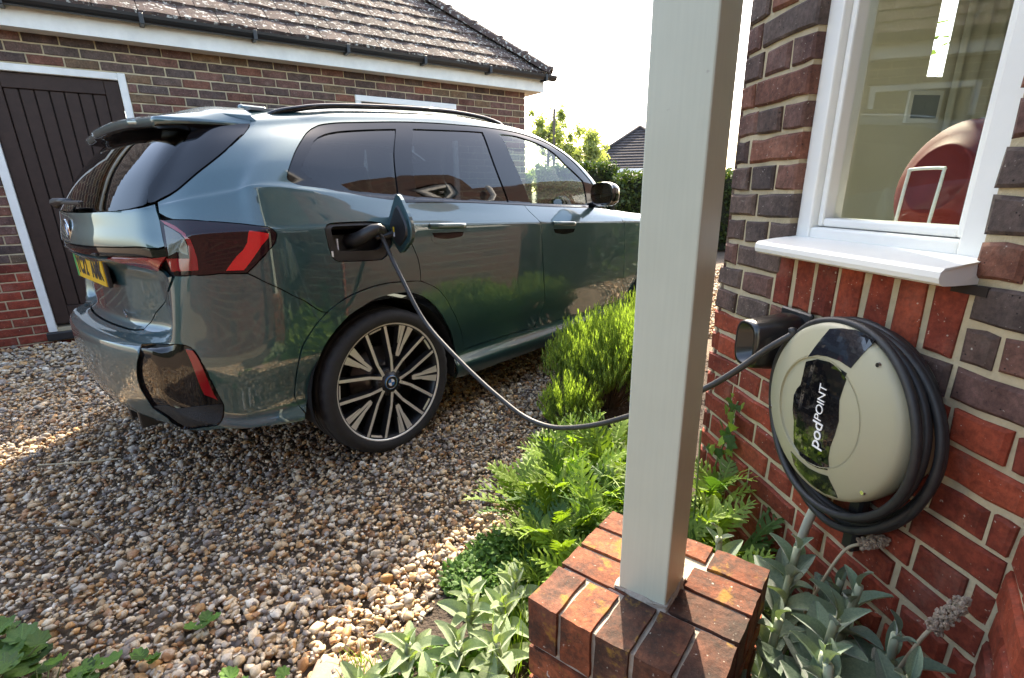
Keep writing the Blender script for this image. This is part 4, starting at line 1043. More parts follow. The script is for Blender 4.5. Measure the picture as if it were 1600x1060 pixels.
panel('kidney_grille', [(14.75, 6.2), (15.75, 6.2), (15.8, 10.6), (14.9, 10.6)], M['black_gl'], side='B', off=.006, thick=.004)
# dark inner shell closing the gaps
archhole = o['arch_in']
panel('inner_shell', [(0, 1.2), (2.4, 1.3), (3.3, 1.7), (4.2, 2.2), (5.05, 2.4), (5.9, 2.1), (5.99, 2.4)]+archhole[1:]+[(8.1, .3), (10.85, .3)]+fai+[(13.2, .3), (16, .3), (16, 11.7), (13, 11.8), (11, 11.8), (10, 11.6), (9, 11.7), (7.4, 11.3), (6.5, 12.5), (5, 12.4), (3, 12.5), (2, 12.2), (0, 11.8)], M['shell'], [o['port'], o['vent']], off=-.022, thick=0, side='R', gu=.3, gv=.5)
panel('inner_shell', [(0, 1.2), (2.4, 1.3), (3.3, 1.7), (4.2, 2.2), (5.05, 2.4), (5.9, 2.1), (5.99, 2.4)]+archhole[1:]+[(8.1, .3), (10.85, .3)]+fai+[(13.2, .3), (16, .3), (16, 11.7), (13, 11.8), (11, 11.8), (10, 11.6), (9, 11.7), (7.4, 11.3), (6.5, 12.5), (5, 12.4), (3, 12.5), (2, 12.2), (0, 11.8)], M['shell'], [o['vent']], off=-.022, thick=0, side='L', gu=.3, gv=.5)
box('underbody', -.42, 3.3, -.55, .55, .22, .24, M['shell'], car)
# roof rails
for s in (1, -1):
    uu = np.linspace(5.0, 10.15, 26); X = S(uu, np.full(26, 17.32))-SN(uu, np.full(26, 17.32))*np.interp(uu, [5, 5.5, 6.2, 9.6, 10.15], [-.008, .008, .016, .016, -.004])[:, None]
    P = [(x, -y*s, z) for x, y, z in X]
    tube('roof_rail', P, [.012 if 0 < i < 25 else .006 for i in range(26)], M['black_gl'], car, n=8)
box('antenna', -.12, .02, -.022, .022, 1.575, 1.628, M['paint'], car, bev=.016, seg=3)
# spoiler
V = []; F = []
ysp = np.linspace(-.63, .63, 31); ns_ = 9
for y in ysp:
    a = abs(y)/.63
    xt = -.655+.012*a**2+(.30*max(0, (a-.88)/.12)**1.3) - (.012 if abs(y) < .30 else 0)
    xr = -.33 if a < .8 else -.33-.02*(a-.8)
    zt = 1.500-.028*a**2; zr = 1.562-.058*a**2
    tk = .036*(1-max(0, (a-.8)/.2)*.7)
    ring = [(xr, zr), (xr*.55+xt*.45, zr*.55+zt*.45+.006), (xt+.03, zt+.002), (xt+.006, zt-.003), (xt, zt-.012), (xt+.006, zt-tk), (xt+.03, zt-tk-.006), (xr*.5+xt*.5, zt-.045-.01), (xr, zr-.09)]
    V += [(x, -y, z) for x, z in ring]
n = 9
for i in range(len(ysp)-1):
    for j in range(n-1): F.append((i*n+j, i*n+j+1, (i+1)*n+j+1, (i+1)*n+j))
mesh_obj('spoiler', V, F, None, car, smooth=True, mats=[M['paint'], M['black_gl']], fm=[1 if (k % 8) >= 5 else 0 for k in range(len(F))])
# wiper
tube('wiper', [(-.885, .02, 1.175), (-.90, .02, 1.185), (-.895, -.05, 1.19), (-.885, -.20, 1.19)], [.02, .018, .012, .010], M['black_pl'], car, n=8)
box('wiper_blade', -.90, -.885, -.42, .08, 1.178, 1.192, M['black_pl'], car, bev=.004)
# emblem and badges
def roundel(name, r, parent, mt):
    e = empty(name, parent=parent); e.matrix_local = mt
    mesh_obj('ring', *lathe_vf([(r, .002), (r, .0035), (r*.94, .004), (r*.90, .0035), (r*.62, .0035), (r*.60, .004), (r*.56, .0035)], 40, 'z'), simple('emblem_dark', (.02, .022, .025), .25), e, smooth=True)
    mesh_obj('rim_line', *lathe_vf([(r*1.04, .0), (r*1.04, .004), (r, .0045), (r*.97, .004)], 40, 'z'), M['chrome'], e, smooth=True)
    for q in range(4):
        V = [(0, 0, .0036)]+[(r*.57*cos(a), r*.57*sin(a), .0036) for a in np.linspace(q*pi/2, (q+1)*pi/2, 9)]
        mesh_obj('quarter', V, [(0, i, i+1) for i in range(1, 9)], simple('emblem_blue', (.02, .16, .42), .3) if q % 2 else M['print_white'], e)
    return e
nrm = -SN([.0], [10.6])[0]; pc = S([0.], [10.55])[0]
mt = Matrix.Translation((pc[0]-.002, 0, pc[2])) @ Matrix(((0, 0, -1), (-1, 0, 0), (0, 1, 0))).to_4x4()
roundel('emblem', .041, car, mt)
# number plate
pl = empty('number_plate', (-.846, 0, .915), parent=car)
box('plate_backing', -.004, .012, -.266, .266, -.060, .060, M['black_pl'], pl, bev=.003)
box('plate_face', -.008, -.0042, -.26, .26, -.0555, .0555, simple('plate_yellow', (.72, .44, .02), .35), pl)
box('green_band', -.0085, -.0081, .222, .259, -.054, .054, simple('plate_green', (.02, .30, .07), .4), pl)
for body, yy in (('YC72', .115), ('AMK', -.145)):
    me = text_mesh(body, .104, .0004, spacing=1.06, offset=.0035); me.materials.append(M['black_pl'])
    q = share('plate_lettering', me, (-.0092, yy, 0), parent=pl, scale=(.80, 1, 1)); q.rotation_euler = Matrix(((0, 0, -1), (-1, 0, 0), (0, 1, 0))).to_euler()
box('plate_recess', -.872, -.825, -.30, .30, .985, .998, M['black_pl'], car, bev=.003)
me = text_mesh('xDrive30', .034, .001, offset=.0006); me.materials.append(M['chrome'])
bx = S([.85], [7.0])[0]
q = share('badge', me, (bx[0]-.012, -bx[1], bx[2]+.004), parent=car); q.rotation_euler = (Matrix.Rotation(radians(-8), 3, 'Z') @ Matrix(((0, 0, -1), (-1, 0, 0), (0, 1, 0)))).to_euler()
for s in (-1, 1):
    for yy in (.18, .34): box('diffuser_fin', -.88, -.80, s*yy-.012, s*yy+.012, .27, .36, M['black_pl'], car, bev=.004)
# door handles
for s in (1, -1):
    for pu, cu in (((7.66, 8.09), 7.98), ((9.18, 9.50), 8.02)):
        uu = np.linspace(pu[0], pu[1], 13); vv = np.interp(uu, pu, (7.80, 7.80))
        X = S(uu, vv)-SN(uu, vv)*np.array([.004]+[.016, .024]+[.027]*7+[.024, .016, .004])[:, None]
        Vh = []; Fh = []
        for (x, y, z), nn in zip(X, SN(uu, vv)):
            for j in range(10):
                a = 2*pi*j/10; Vh.append((x, -(y+.007*cos(a))*s, z+.018+.0135*sin(a)))
        for i in range(12):
            for j in range(10): Fh.append((i*10+j, i*10+(j+1) % 10, (i+1)*10+(j+1) % 10, (i+1)*10+j))
        mesh_obj('door_handle', Vh, Fh, M['paint'], car, smooth=True)
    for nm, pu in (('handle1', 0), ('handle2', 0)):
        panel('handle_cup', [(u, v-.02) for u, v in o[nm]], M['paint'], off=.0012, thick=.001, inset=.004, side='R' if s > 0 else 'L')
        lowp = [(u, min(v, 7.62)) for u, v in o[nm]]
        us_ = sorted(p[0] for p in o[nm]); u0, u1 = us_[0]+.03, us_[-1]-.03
        panel('handle_shadow_gap', [(u0, 7.66), (u1, 7.66), (u1-.02, 7.48), ((u0+u1)/2, 7.40), (u0+.02, 7.48)], M['black_gl'], off=.0022, thick=.001, inset=0, side='R' if s > 0 else 'L')  # flat black patch painting the shade below the handle bar
# raised body-colour strip shaped after the sky's reflection on the sill
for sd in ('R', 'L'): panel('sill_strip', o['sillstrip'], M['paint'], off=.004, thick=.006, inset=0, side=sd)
# charge port
port = panel('charge_port', o['port'], M['black_pl'], off=-.075, thick=-.073, inset=.001, side='R')
panel('port_surround', o['port'], M['black_pl'], [[(7.0+(u-6.85)*.82-.15, 8.2+(v-8.2)*.80) for u, v in o['port']]], off=-.006, thick=.02, inset=.001, side='R', parent=port)
box('port_lamp', -.196, -.192, -.905, -.898, .975, 1.03, M['print_white'], port).rotation_euler = (0, 0, 0)
box('port_label', -.236, -.228, -.9225, -.920, .962, .985, M['print_white'], port)
fw = Vector((-.15, .9887, 0)); fh = [(.055, 1.198), (.121, 1.137), (.155, 1.082), (.154, 1.026), (.106, .987), (.056, .959), (.023, .965), (-.027, 1.016), (-.052, 1.07), (-.024, 1.119)]
fp = []
for i in range(len(fh)):
    p0, p1, p2, p3 = [Vector(fh[(i+j-1) % len(fh)]) for j in range(4)]
    for j in range(4):
        t = j/4; fp.append(.5*((2*p1)+(p2-p0)*t+(2*p0-5*p1+4*p2-p3)*t*t+(3*p1-p0-3*p2+p3)*t**3))
def flapv(p, d): # d along the face normal (away from the open side)
    w = Vector((.055, .945, 0))+fw*p.x; return (w.x+.9887*d, -(w.y+.15*d), p.y)
cf_ = sum(fp, Vector((0, 0)))/len(fp); n = len(fp)
V = [flapv(p, 0) for p in fp]+[flapv(p, .014) for p in fp]+[flapv(cf_+(p-cf_)*.93, -.003) for p in fp]+[flapv(cf_+(p-cf_)*.93, .018) for p in fp]
F = [(i, (i+1) % n, n+(i+1) % n, n+i) for i in range(n)]+[(i, 2*n+i, 2*n+(i+1) % n, (i+1) % n) for i in range(n)]+[(n+i, n+(i+1) % n, 3*n+(i+1) % n, 3*n+i) for i in range(n)]+[tuple(range(2*n, 3*n)), tuple(range(4*n-1, 3*n-1, -1))]
flap = mesh_obj('charge_flap', V, F, M['paint'], car)
V = [flapv(cf_+(p-cf_)*.70, -.003) for p in fp]+[flapv(cf_+(p-cf_)*.64, -.010) for p in fp]
mesh_obj('flap_liner', V, [(i, n+i, n+(i+1) % n, (i+1) % n) for i in range(n)]+[tuple(range(n, 2*n))], M['black_pl'], flap)
def quad(name, c, w, h, mat): 
    P = [Vector((c[0]+a*w, c[1]+b*h)) for a, b in ((-.5, -.5), (.5, -.5), (.5, .5), (-.5, .5))]; mesh_obj(name, [flapv(p, -.0108) for p in P], [(0, 1, 2, 3)], mat, flap)
quad('sticker', (.02, 1.055), .014, .022, simple('yellow_sticker', (.75, .5, .03), .5)); quad('sticker', (.02, 1.034), .014, .018, M['print_white'])
tube('flap_hinge', spline([(.00, -.885, 1.02), (.04, -.93, 1.03), (.058, -.965, 1.045)], 5), .014, M['black_pl'], car, n=8)
# plug in the port (belongs to the cable)
def carw(x, y, z): return car.location+Vector((x*.6561-(-y)*.7547, x*.7547+(-y)*.6561, z))
pg = [carw(*p) for p in ((-.115, .855, 1.010), (-.105, .90, 1.020), (-.085, .95, 1.043), (-.060, .985, 1.062), (-.040, .997, 1.058), (-.030, 1.0, 1.046))]
tube('plug', [cl(p) for p in spline(pg, 4)], [.030]*5+[.028]*4+[.026]*3+[.023]*3+[.019]*2+[.015]*2+[.0125]*2, M['black_pl'], cab, n=14)
# mirror
for s in (1, -1):
    mr = empty('door_mirror', (0, 0, 0), parent=car)
    V = []; F = []; nx, na_ = 12, 20
    for i in range(nx+1):
        t = i/nx; x = 1.60+.155*t; k = (1-max(0, (t-.12)/.88)**2.6)**.5 if t > .12 else .94+.06*(t/.12)
        for j in range(na_):
            q = sq(2*pi*j/na_, .098*k, .074*k, 3.0); V.append((x-.018*(q[0]/.1), -(1.015+q[0]-.0)*s, 1.182+q[1]-.008*t))
    for i in range(nx):
        for j in range(na_): F.append((i*na_+j, i*na_+(j+1) % na_, (i+1)*na_+(j+1) % na_, (i+1)*na_+j))
    F.append(tuple(range(na_)))
    mesh_obj('mirror_housing', V, F, M['black_gl'], mr, smooth=True)
    V = [];
    for j in range(na_):
        q = sq(2*pi*j/na_, .084, .060, 3.0); V.append((1.596-.018*(q[0]/.1), -(1.015+q[0])*s, 1.180+q[1]))
    mesh_obj('mirror_glass', V, [tuple(range(na_))], simple('mirror_silver', (.85, .87, .88), .02, metal=1), mr)
    tube('mirror_arm', spline([(1.80, -.80*s, 1.105), (1.75, -.88*s, 1.115), (1.71, -.95*s, 1.125)], 4), .022, M['black_gl'], mr, n=8)
# wheels
def bar(r0, a0, r1, a1, w0, w1, y0, y1, dep):
    """tapered spoke; returns verts, faces, face material (0 front, 1 sides)"""
    p0 = Vector((r0*cos(a0), r0*sin(a0))); p1 = Vector((r1*cos(a1), r1*sin(a1))); d = (p1-p0).normalized(); nrm_ = Vector((-d.y, d.x))
    q = [p0-nrm_*w0/2, p1-nrm_*w1/2, p1+nrm_*w1/2, p0+nrm_*w0/2]; ys = [y0, y1, y1, y0]
    ch = .0015
    V = [(a.x, y, a.y) for a, y in zip(q, ys)]+[(a.x, y+dep, a.y) for a, y in zip([p0-nrm_*w0*.8, p1-nrm_*w1*.8, p1+nrm_*w1*.8, p0+nrm_*w0*.8], ys)]
    return V, [(0, 1, 2, 3), (0, 4, 5, 1), (1, 5, 6, 2), (2, 6, 7, 3), (3, 7, 4, 0)], [0, 1, 1, 1, 1]
def make_wheel():
    """local: y = axis pointing inward, outer face at y=-.105"""
    w = bpy.data.objects.new('wheel', None); link(w, car)
    tp = [(.272, -.098), (.284, -.106), (.292, -.112), (.300, -.116), (.318, -.1185), (.333, -.114), (.343, -.106), (.349, -.094)]
    V = []; F = []; n = 120
    prof = tp+[(.351, -.07), (.3505, -.064), (.345, -.063), (.345, -.055), (.352, -.054), (.3525, -.018), (.346, -.017), (.346, -.008), (.3525, -.007)]
    prof = prof+[(r, -y) for r, y in prof[::-1]]
    for i, (r, y) in enumerate(prof):
        for j in range(n):
            a = 2*pi*j/n+(.02 if False else 0); rr = r
            if .34 < r and .066 < abs(y) < .11 and j % 3 == 0: rr = r-.0045
            V.append((rr*cos(a), y, rr*sin(a)))
    for i in range(len(prof)-1):
        for j in range(n): F.append((i*n+j, (i+1)*n+j, (i+1)*n+(j+1) % n, i*n+(j+1) % n))
    mesh_obj('tyre', V, F, M['tyre'], w, smooth=True)
    rim = mesh_obj('rim', *lathe_vf([(.268, .10), (.262, .06), (.258, -.02), (.262, -.06), (.272, -.088), (.280, -.100), (.2865, -.108), (.289, -.107), (.288, -.098)], 96, 'y'), M['rimdark'], w, smooth=True)
    mesh_obj('rim_edge', *lathe_vf([(.277, -.0985), (.281, -.1055), (.2865, -.1085), (.288, -.108)], 96, 'y'), M['alu'], rim, smooth=True)
    Vs = []; Fs = []; Ms = []
    def ad(t):
        k = len(Vs); Vs.extend(t[0]); Fs.extend([tuple(i+k for i in f) for f in t[1]]); Ms.extend(t[2])
    for k in range(5):
        ph = radians(72*k+66)
        for s in (-1, 1):
            b_ = len(Vs)
            spk = bar(.052, ph+s*radians(7), .120, ph+s*radians(16.5), .016, .0125, -.092, -.094, .035)
            ob = spk
            ad(spk); ad(bar(.118, ph+s*radians(16.3), .281, ph+s*radians(25.5), .0145, .0145, -.094, -.101, .035))
            ad(bar(.135, ph+s*radians(2.6), .280, ph+s*radians(3.4), .013, .018, -.090, -.101, .03))
            ad(bar(.190, ph+s*radians(5.2), .281, ph+s*radians(7.0), .007, .018, -.092, -.1005, .03))
        ad(bar(.128, ph, .142, ph, .020, .020, -.0895, -.0902, .03))
        ad(bar(.262, ph+radians(36), .281, ph+radians(36), .062, .070, -.094, -.100, .03))
    mesh_obj('spokes', Vs, Fs, None, rim, mats=[M['alu'], M['rimdark']], fm=Ms)
    mesh_obj('hub', *lathe_vf([(.075, -.05), (.07, -.080), (.058, -.090), (.034, -.093), (.034, -.097), (.0, -.097)], 40, 'y'), M['rimdark'], rim, smooth=True)
    for k in range(5):
        a = radians(72*k+102); v, f = lathe_vf([(.011, -.06), (.011, -.090), (.008, -.092), (.008, -.080), (.0, -.080)], 12, 'y')
        mesh_obj('wheel_bolt', [(x+.056*cos(a), y, z+.056*sin(a)) for x, y, z in v], f, M['black_pl'], rim)
    mesh_obj('brake_disc', *lathe_vf([(.16, .03), (.16, -.005), (.10, -.005), (.10, -.03), (.06, -.035)], 48, 'y'), simple('cast_iron', (.10, .10, .11), .4, metal=.8), w, smooth=True)
    mesh_obj('backplate', *lathe_vf([(.262, .05), (.0, .05)], 48, 'y'), M['shell'], w)
    roundel('wheel_emblem', .030, w, Matrix.Translation((0, -.0965, 0)) @ Matrix.Rotation(pi/2, 4, 'X'))
    mesh_obj('emblem_ring', *lathe_vf([(.031, -.096), (.031, -.1005), (.0345, -.1005), (.0345, -.096)], 40, 'y'), simple('blue_ring', (.03, .14, .30), .35, metal=.5), w, smooth=True)
    return w
def copy_tree(ob, parent):
    c = ob.copy(); COL.objects.link(c); c.parent = parent; c.matrix_parent_inverse = ob.matrix_parent_inverse.copy()
    for ch in list(ob.children): copy_tree(ch, c)
    return c
w0 = make_wheel(); w0.location = (0, -.797, .350)
w0.rotation_euler = (0, 0, 0)
for (x, y, rz) in ((2.692, -.797, 0), (0, .797, pi), (2.692, .797, pi)):
    c = copy_tree(w0, car); c.location = (x, y, .350); c.rotation_euler = (0, radians(40), rz)
# arch liners
for x in (0, 2.692):
    for s in (1, -1):
        V = []; F = []
        for i, yy in enumerate((.90, .55)):
            for a in np.linspace(-.2, pi+.2, 20): V.append((x+.400*cos(a), -yy*s, .352+.400*sin(a)))
        F = [(i, i+1, 21+i, 20+i) for i in range(19)]+[tuple(range(20, 40))]
        mesh_obj('arch_liner', V, F, M['shell'], car)
# cabin
box('cabin_floor', -.75, 2.0, -.74, .74, .33, .36, M['cabin'], car)
box('parcel_shelf', -.72, -.25, -.68, .68, 1.00, 1.02, M['cabin'], car)
def seat(x, y, w, rear=False):
    st = empty('rear_seat' if rear else 'front_seat', (x, -y, .36), parent=car)
    m_ = M['cabin'] if rear else simple('seat_leather', (.035, .03, .028), .6)
    box('cushion', -.1, .42, -w/2, w/2, .0, .24, m_, st, bev=.05, seg=3)
    bk = box('backrest', -.08, .06, -w/2, w/2, 0, .60, m_, st, bev=.05, seg=3); bk.location = (-.08, 0, .20); bk.rotation_euler = (0, radians(-16), 0)
    hr_ = box('headrest', -.04, .05, -.13, .13, 0, .19, m_, st, bev=.04, seg=3); hr_.location = (-.28, 0, .83); hr_.rotation_euler = (0, radians(-12), 0)
seat(1.02, .37, .50); seat(1.02, -.37, .50); seat(.22, .36, .55, True); seat(.22, -.36, .55, True)
dash = empty('dashboard', (1.62, 0, .80), parent=car)
V = []; pr = [(0, .0), (-.03, .12), (.02, .21), (.12, .245), (.36, .25), (.5, .18), (.5, 0)]
V = [(x, -.70, z) for x, z in pr]+[(x, .70, z) for x, z in pr]; n = len(pr)
mesh_obj('dash_body', V, [(i, (i+1) % n, n+(i+1) % n, n+i) for i in range(n)]+[tuple(range(n-1, -1, -1)), tuple(range(n, 2*n))], simple('dash_skin', (.10, .11, .10), .6), dash)
sw_ = empty('steering_wheel', (1.42, -.36, .98), parent=car); sw_.rotation_euler = (0, radians(-65), 0)
tube('wheel_rim', [(.178*cos(a), .178*sin(a), 0) for a in np.linspace(0, 2*pi, 40)[:-1]], .015, simple('steering_leather', (.10, .09, .08), .5), sw_, n=8, closed=True)
box('wheel_boss', -.06, .06, -.08, .08, -.03, .01, M['cabin'], sw_, bev=.02)
for a in (0, pi, pi/2): tube('wheel_spoke', [(.05*cos(a+pi/2), .05*sin(a+pi/2), -.01), (.175*cos(a+pi/2), .175*sin(a+pi/2), 0)], .012, M['cabin'], sw_, n=6)
box('headlining', -.3, 1.2, -.55, .55, 1.53, 1.54, simple('headlining_grey', (.2, .2, .19), .9), car)

# ------------------------------------------------------------------ ground
def ground_mat():
    m, nt, b = new_mat('sandy_ground'); setp(b, rough=.95)
    v = coords(nt, 'Object'); f = noise(nt, v, 40, 5, .6); g = noise(nt, v, 1.2, 4)
    c = mixc(nt, ramp(nt, f, [(.3, (.09, .065, .042)), (.7, (.22, .16, .105))]), ramp(nt, g, [(.35, (.8, .8, .8)), (.65, (1, 1, 1))]), .8, 'MULTIPLY')
    nt.links.new(c, b.inputs['Base Color']); bump(nt, b, noise(nt, v, 60, 4), .8, .01); return m
mesh_obj('ground', [(-300, -300, -.03), (300, -300, -.03), (300, 400, -.03), (-300, 400, -.03)], [(0, 1, 2, 3)], ground_mat(), kind='structure')
BED = [(-.62, .86), (-.42, 1.03), (-.27, 1.30), (-.07, 1.70), (.09, 2.25), (.14, 2.9), (.50, 4.3), (.62, 5.2), (1.6, 5.2), (1.2, 2.4), (.70, 1.75), (.86, .65), (.2, .2), (-.5, .3)]
bx_ = []
for i in range(len(BED)):
    a, b = Vector(BED[i]), Vector(BED[(i+1) % len(BED)]); k = max(1, int((b-a).length/.08))
    for j in range(k): p = a+(b-a)*j/k; bx_.append(p+Vector((rnd.uniform(-.02, .02), rnd.uniform(-.02, .02))))
E = [(i, (i+1) % len(bx_)) for i in range(len(bx_))]
gp = [Vector((x, y)) for x in np.arange(-.7, 1.6, .05) for y in np.arange(.2, 5.2, .05) if pin((x, y), [tuple(p) for p in bx_])]
rr_ = delaunay_2d_cdt(bx_+gp, E, [], 0, 1e-5); bl = [tuple(p) for p in bx_]
T = [t for t in rr_[2] if pin(tuple(sum((rr_[0][i] for i in t), Vector((0, 0)))/3), bl)]
soil = mesh_obj('flower_bed', [(p.x, p.y, -.012+.035*mnoise.noise(Vector((p.x*6, p.y*6, 0)))*.5+.02) for p in rr_[0]], T, simple('soil', (.055, .038, .026), .95, var=.4, vscale=60, bmp=1, bscale=70, bdist=.02), kind='structure')

# gravel: single flints, all real geometry
def ico(sub):
    bm = bmesh.new(); bmesh.ops.create_icosphere(bm, subdivisions=sub, radius=1); bm.verts.index_update()
    v = np.array([tuple(x.co) for x in bm.verts]); f = np.array([[y.index for y in x.verts] for x in bm.faces]); bm.free(); return v, f
PALG = 1.2*np.array([1.0, .96, .89])*np.array([(.50, .40, .27), (.42, .31, .19), (.58, .50, .38), (.36, .32, .27), (.23, .20, .18), (.46, .28, .13), (.30, .17, .09), (.66, .62, .54), (.17, .15, .14), (.40, .36, .30), (.52, .44, .33), (.27, .25, .23)])
PW = np.array([.13, .12, .10, .10, .10, .10, .09, .06, .07, .05, .05, .03]); PW /= PW.sum()
def scatter(dens, x0, x1, y0, y1, keep, size, sub, zmax, seed):
    g = np.random.default_rng(seed); n = int(dens*(x1-x0)*(y1-y0)); P = np.stack([g.uniform(x0, x1, n), g.uniform(y0, y1, n)], 1)
    k = keep(P); P = P[k]; n = len(P)
    bv, bf = ico(sub); variants = []
    for i in range(14):
        q = bv*np.array([1, g.uniform(.62, .92), g.uniform(.42, .68)])
        for d in g.normal(size=(11, 3)):
            d /= np.linalg.norm(d); h = q @ d; lim = g.uniform(.5, .8)*h.max(); q = q-np.outer(np.maximum(0, h-lim), d)*.85
        variants.append(q+g.normal(scale=.03, size=q.shape))
    variants = np.array(variants)
    vi = g.integers(0, len(variants), n); sz = size*np.clip(g.lognormal(-.08, .44, n), .38, 2.6)
    X = variants[vi]*sz[:, None, None]
    a = g.uniform(0, 2*pi, n); t = g.normal(scale=.34, size=n); t2 = g.normal(scale=.34, size=n)
    ca, sa, ct, st = np.cos(a), np.sin(a), np.cos(t), np.sin(t)
    x, y, z = X[..., 0], X[..., 1], X[..., 2]
    y, z = y*ct[:, None]-z*st[:, None], y*st[:, None]+z*ct[:, None]
    c2, s2 = np.cos(t2)[:, None], np.sin(t2)[:, None]; x, z = x*c2+z*s2, -x*s2+z*c2
    x, y = x*ca[:, None]-y*sa[:, None], x*sa[:, None]+y*ca[:, None]
    zz = g.uniform(-.014, zmax, n)
    V = np.stack([x+P[:, :1], y+P[:, 1:], z+zz[:, None]], 2).reshape(-1, 3)
    nv = bv.shape[0]; F = (bf[None]+(np.arange(n)*nv)[:, None, None]).reshape(-1, 3)
    col = PALG[g.choice(len(PALG), n, p=PW)]*g.uniform(.72, 1.2, (n, 1)); col = np.repeat(col, nv, 0)
    return V, F, col
def big_mesh(name, V, F, col, mat, smooth=True, **k):
    me = bpy.data.meshes.new(name); me.vertices.add(len(V)); me.vertices.foreach_set('co', V.astype(np.float32).ravel())
    me.loops.add(F.size); me.loops.foreach_set('vertex_index', F.astype(np.int32).ravel())
    me.polygons.add(len(F)); me.polygons.foreach_set('loop_start', np.arange(0, F.size, 3, dtype=np.int32)); me.polygons.foreach_set('loop_total', np.full(len(F), 3, dtype=np.int32))
    me.update(calc_edges=True)
    if smooth: me.polygons.foreach_set('use_smooth', np.ones(len(F), dtype=bool))
    at = me.color_attributes.new('stone', 'FLOAT_COLOR', 'POINT'); at.data.foreach_set('color', np.concatenate([col, np.ones((len(col), 1))], 1).astype(np.float32).ravel())
    me.materials.append(mat); o_ = bpy.data.objects.new(name, me); link(o_); tag(o_, **k); return o_
def stone_mat():
    m, nt, b = new_mat('flint_gravel'); setp(b, rough=.62, spec=.4)
    at = nt.nodes.new('ShaderNodeVertexColor'); at.layer_name = 'stone'; v = coords(nt, 'Object')
    f = noise(nt, v, 75, 4, .65); c = mixc(nt, at.outputs[0], ramp(nt, f, [(.3, (.62, .58, .54)), (.7, (1.25, 1.22, 1.2))]), .8, 'MULTIPLY')
    f2 = noise(nt, v, 26, 3, .6); c = mixc(nt, c, (.62, .56, .46), ramp(nt, f2, [(.60, (0, 0, 0)), (.72, (.6, .6, .6))]))
    nt.links.new(c, b.inputs['Base Color']); bump(nt, b, noise(nt, v, 220, 3), .35, .002); return m
M['stone'] = stone_mat()
wallP = np.array([-2.669, 5.338]); wn = np.array([.588, -.809])
bedp = [tuple(p) for p in bx_]
bedA = np.array(bedp)
def pin_np(P, poly):
    c = np.zeros(len(P), bool); n = len(poly); j = n-1
    for i in range(n):
        xi, yi = poly[i]; xj, yj = poly[j]
        cond = ((yi > P[:, 1]) != (yj > P[:, 1])) & (P[:, 0] < (xj-xi)*(P[:, 1]-yi)/(yj-yi+1e-12)+xi); c ^= cond; j = i
    return c
shr = [((x-.3)*.94+.3, (y-2)*.985+2) for x, y in bedp]
def keepf(lo, hi):
    def k(P):
        r = np.hypot(P[:, 0], P[:, 1]); az = np.degrees(np.arctan2(P[:, 0], P[:, 1]))
        return (r >= lo) & (r < hi) & (az > -78) & (az < 34) & (((P-wallP) @ wn) > .01) & ~pin_np(P, shr)
    return k
G_ = [scatter(7000, -1.7, .6, .35, 1.7, keepf(0, 1.62), .0112, 2, .016, 1),
      scatter(6000, -2.6, .8, .5, 2.7, keepf(1.62, 2.6), .0118, 1, .016, 5),
      scatter(4000, -4.6, 1.4, .8, 4.7, keepf(2.6, 4.6), .0140, 1, .014, 2),
      scatter(1700, -7, -1.2, 1.4, 7.5, keepf(4.6, 8), .020, 1, .012, 3),
      scatter(900, -.8, 3.4, 4.0, 9.0, keepf(4.6, 9), .022, 1, .012, 4)]
off_ = np.cumsum([0]+[len(q[0]) for q in G_]); Vg = np.concatenate([q[0] for q in G_]); Fg = np.concatenate([q[1]+k for q, k in zip(G_, off_)]); Cg = np.concatenate([q[2] for q in G_])
print('gravel triangles', len(Fg))
big_mesh('gravel', Vg, Fg, Cg, M['stone'], label='loose mixed flint gravel covering the drive', cat='gravel', kind='stuff')
# fallen twigs
M['twig'] = simple('dry_twig', (.10, .075, .05), .9); M['straw'] = simple('dry_straw', (.42, .36, .24), .9)
for nm, P, r, mt_, lb in (('twig', [(-2.246, 2.109, .03), (-2.05, 2.12, .035), (-1.897, 2.159, .03)], .004, 'straw', 'pale dry stalk lying on the gravel behind the car'), ('twig', [(-1.95, 1.60, .03), (-1.78, 1.63, .032), (-1.60, 1.60, .034), (-1.50, 1.53, .03)], .004, 'twig', 'dark bent twig lying on shaded gravel')):
    tube(nm, spline(P, 6), r, M[mt_], None, n=6, label=lb, cat='twig')
# square paving slab just showing at the bed's edge
box('paving_slab', -.56, -.40, .93, 1.06, -.02, .018, simple('pink_slab', (.36, .24, .18), .9, var=.2, vscale=25, bmp=.5), None, bev=.004, label='small pinkish paving slab edge beside the lamb ear leaves', cat='slab').rotation_euler = (0, 0, .0)

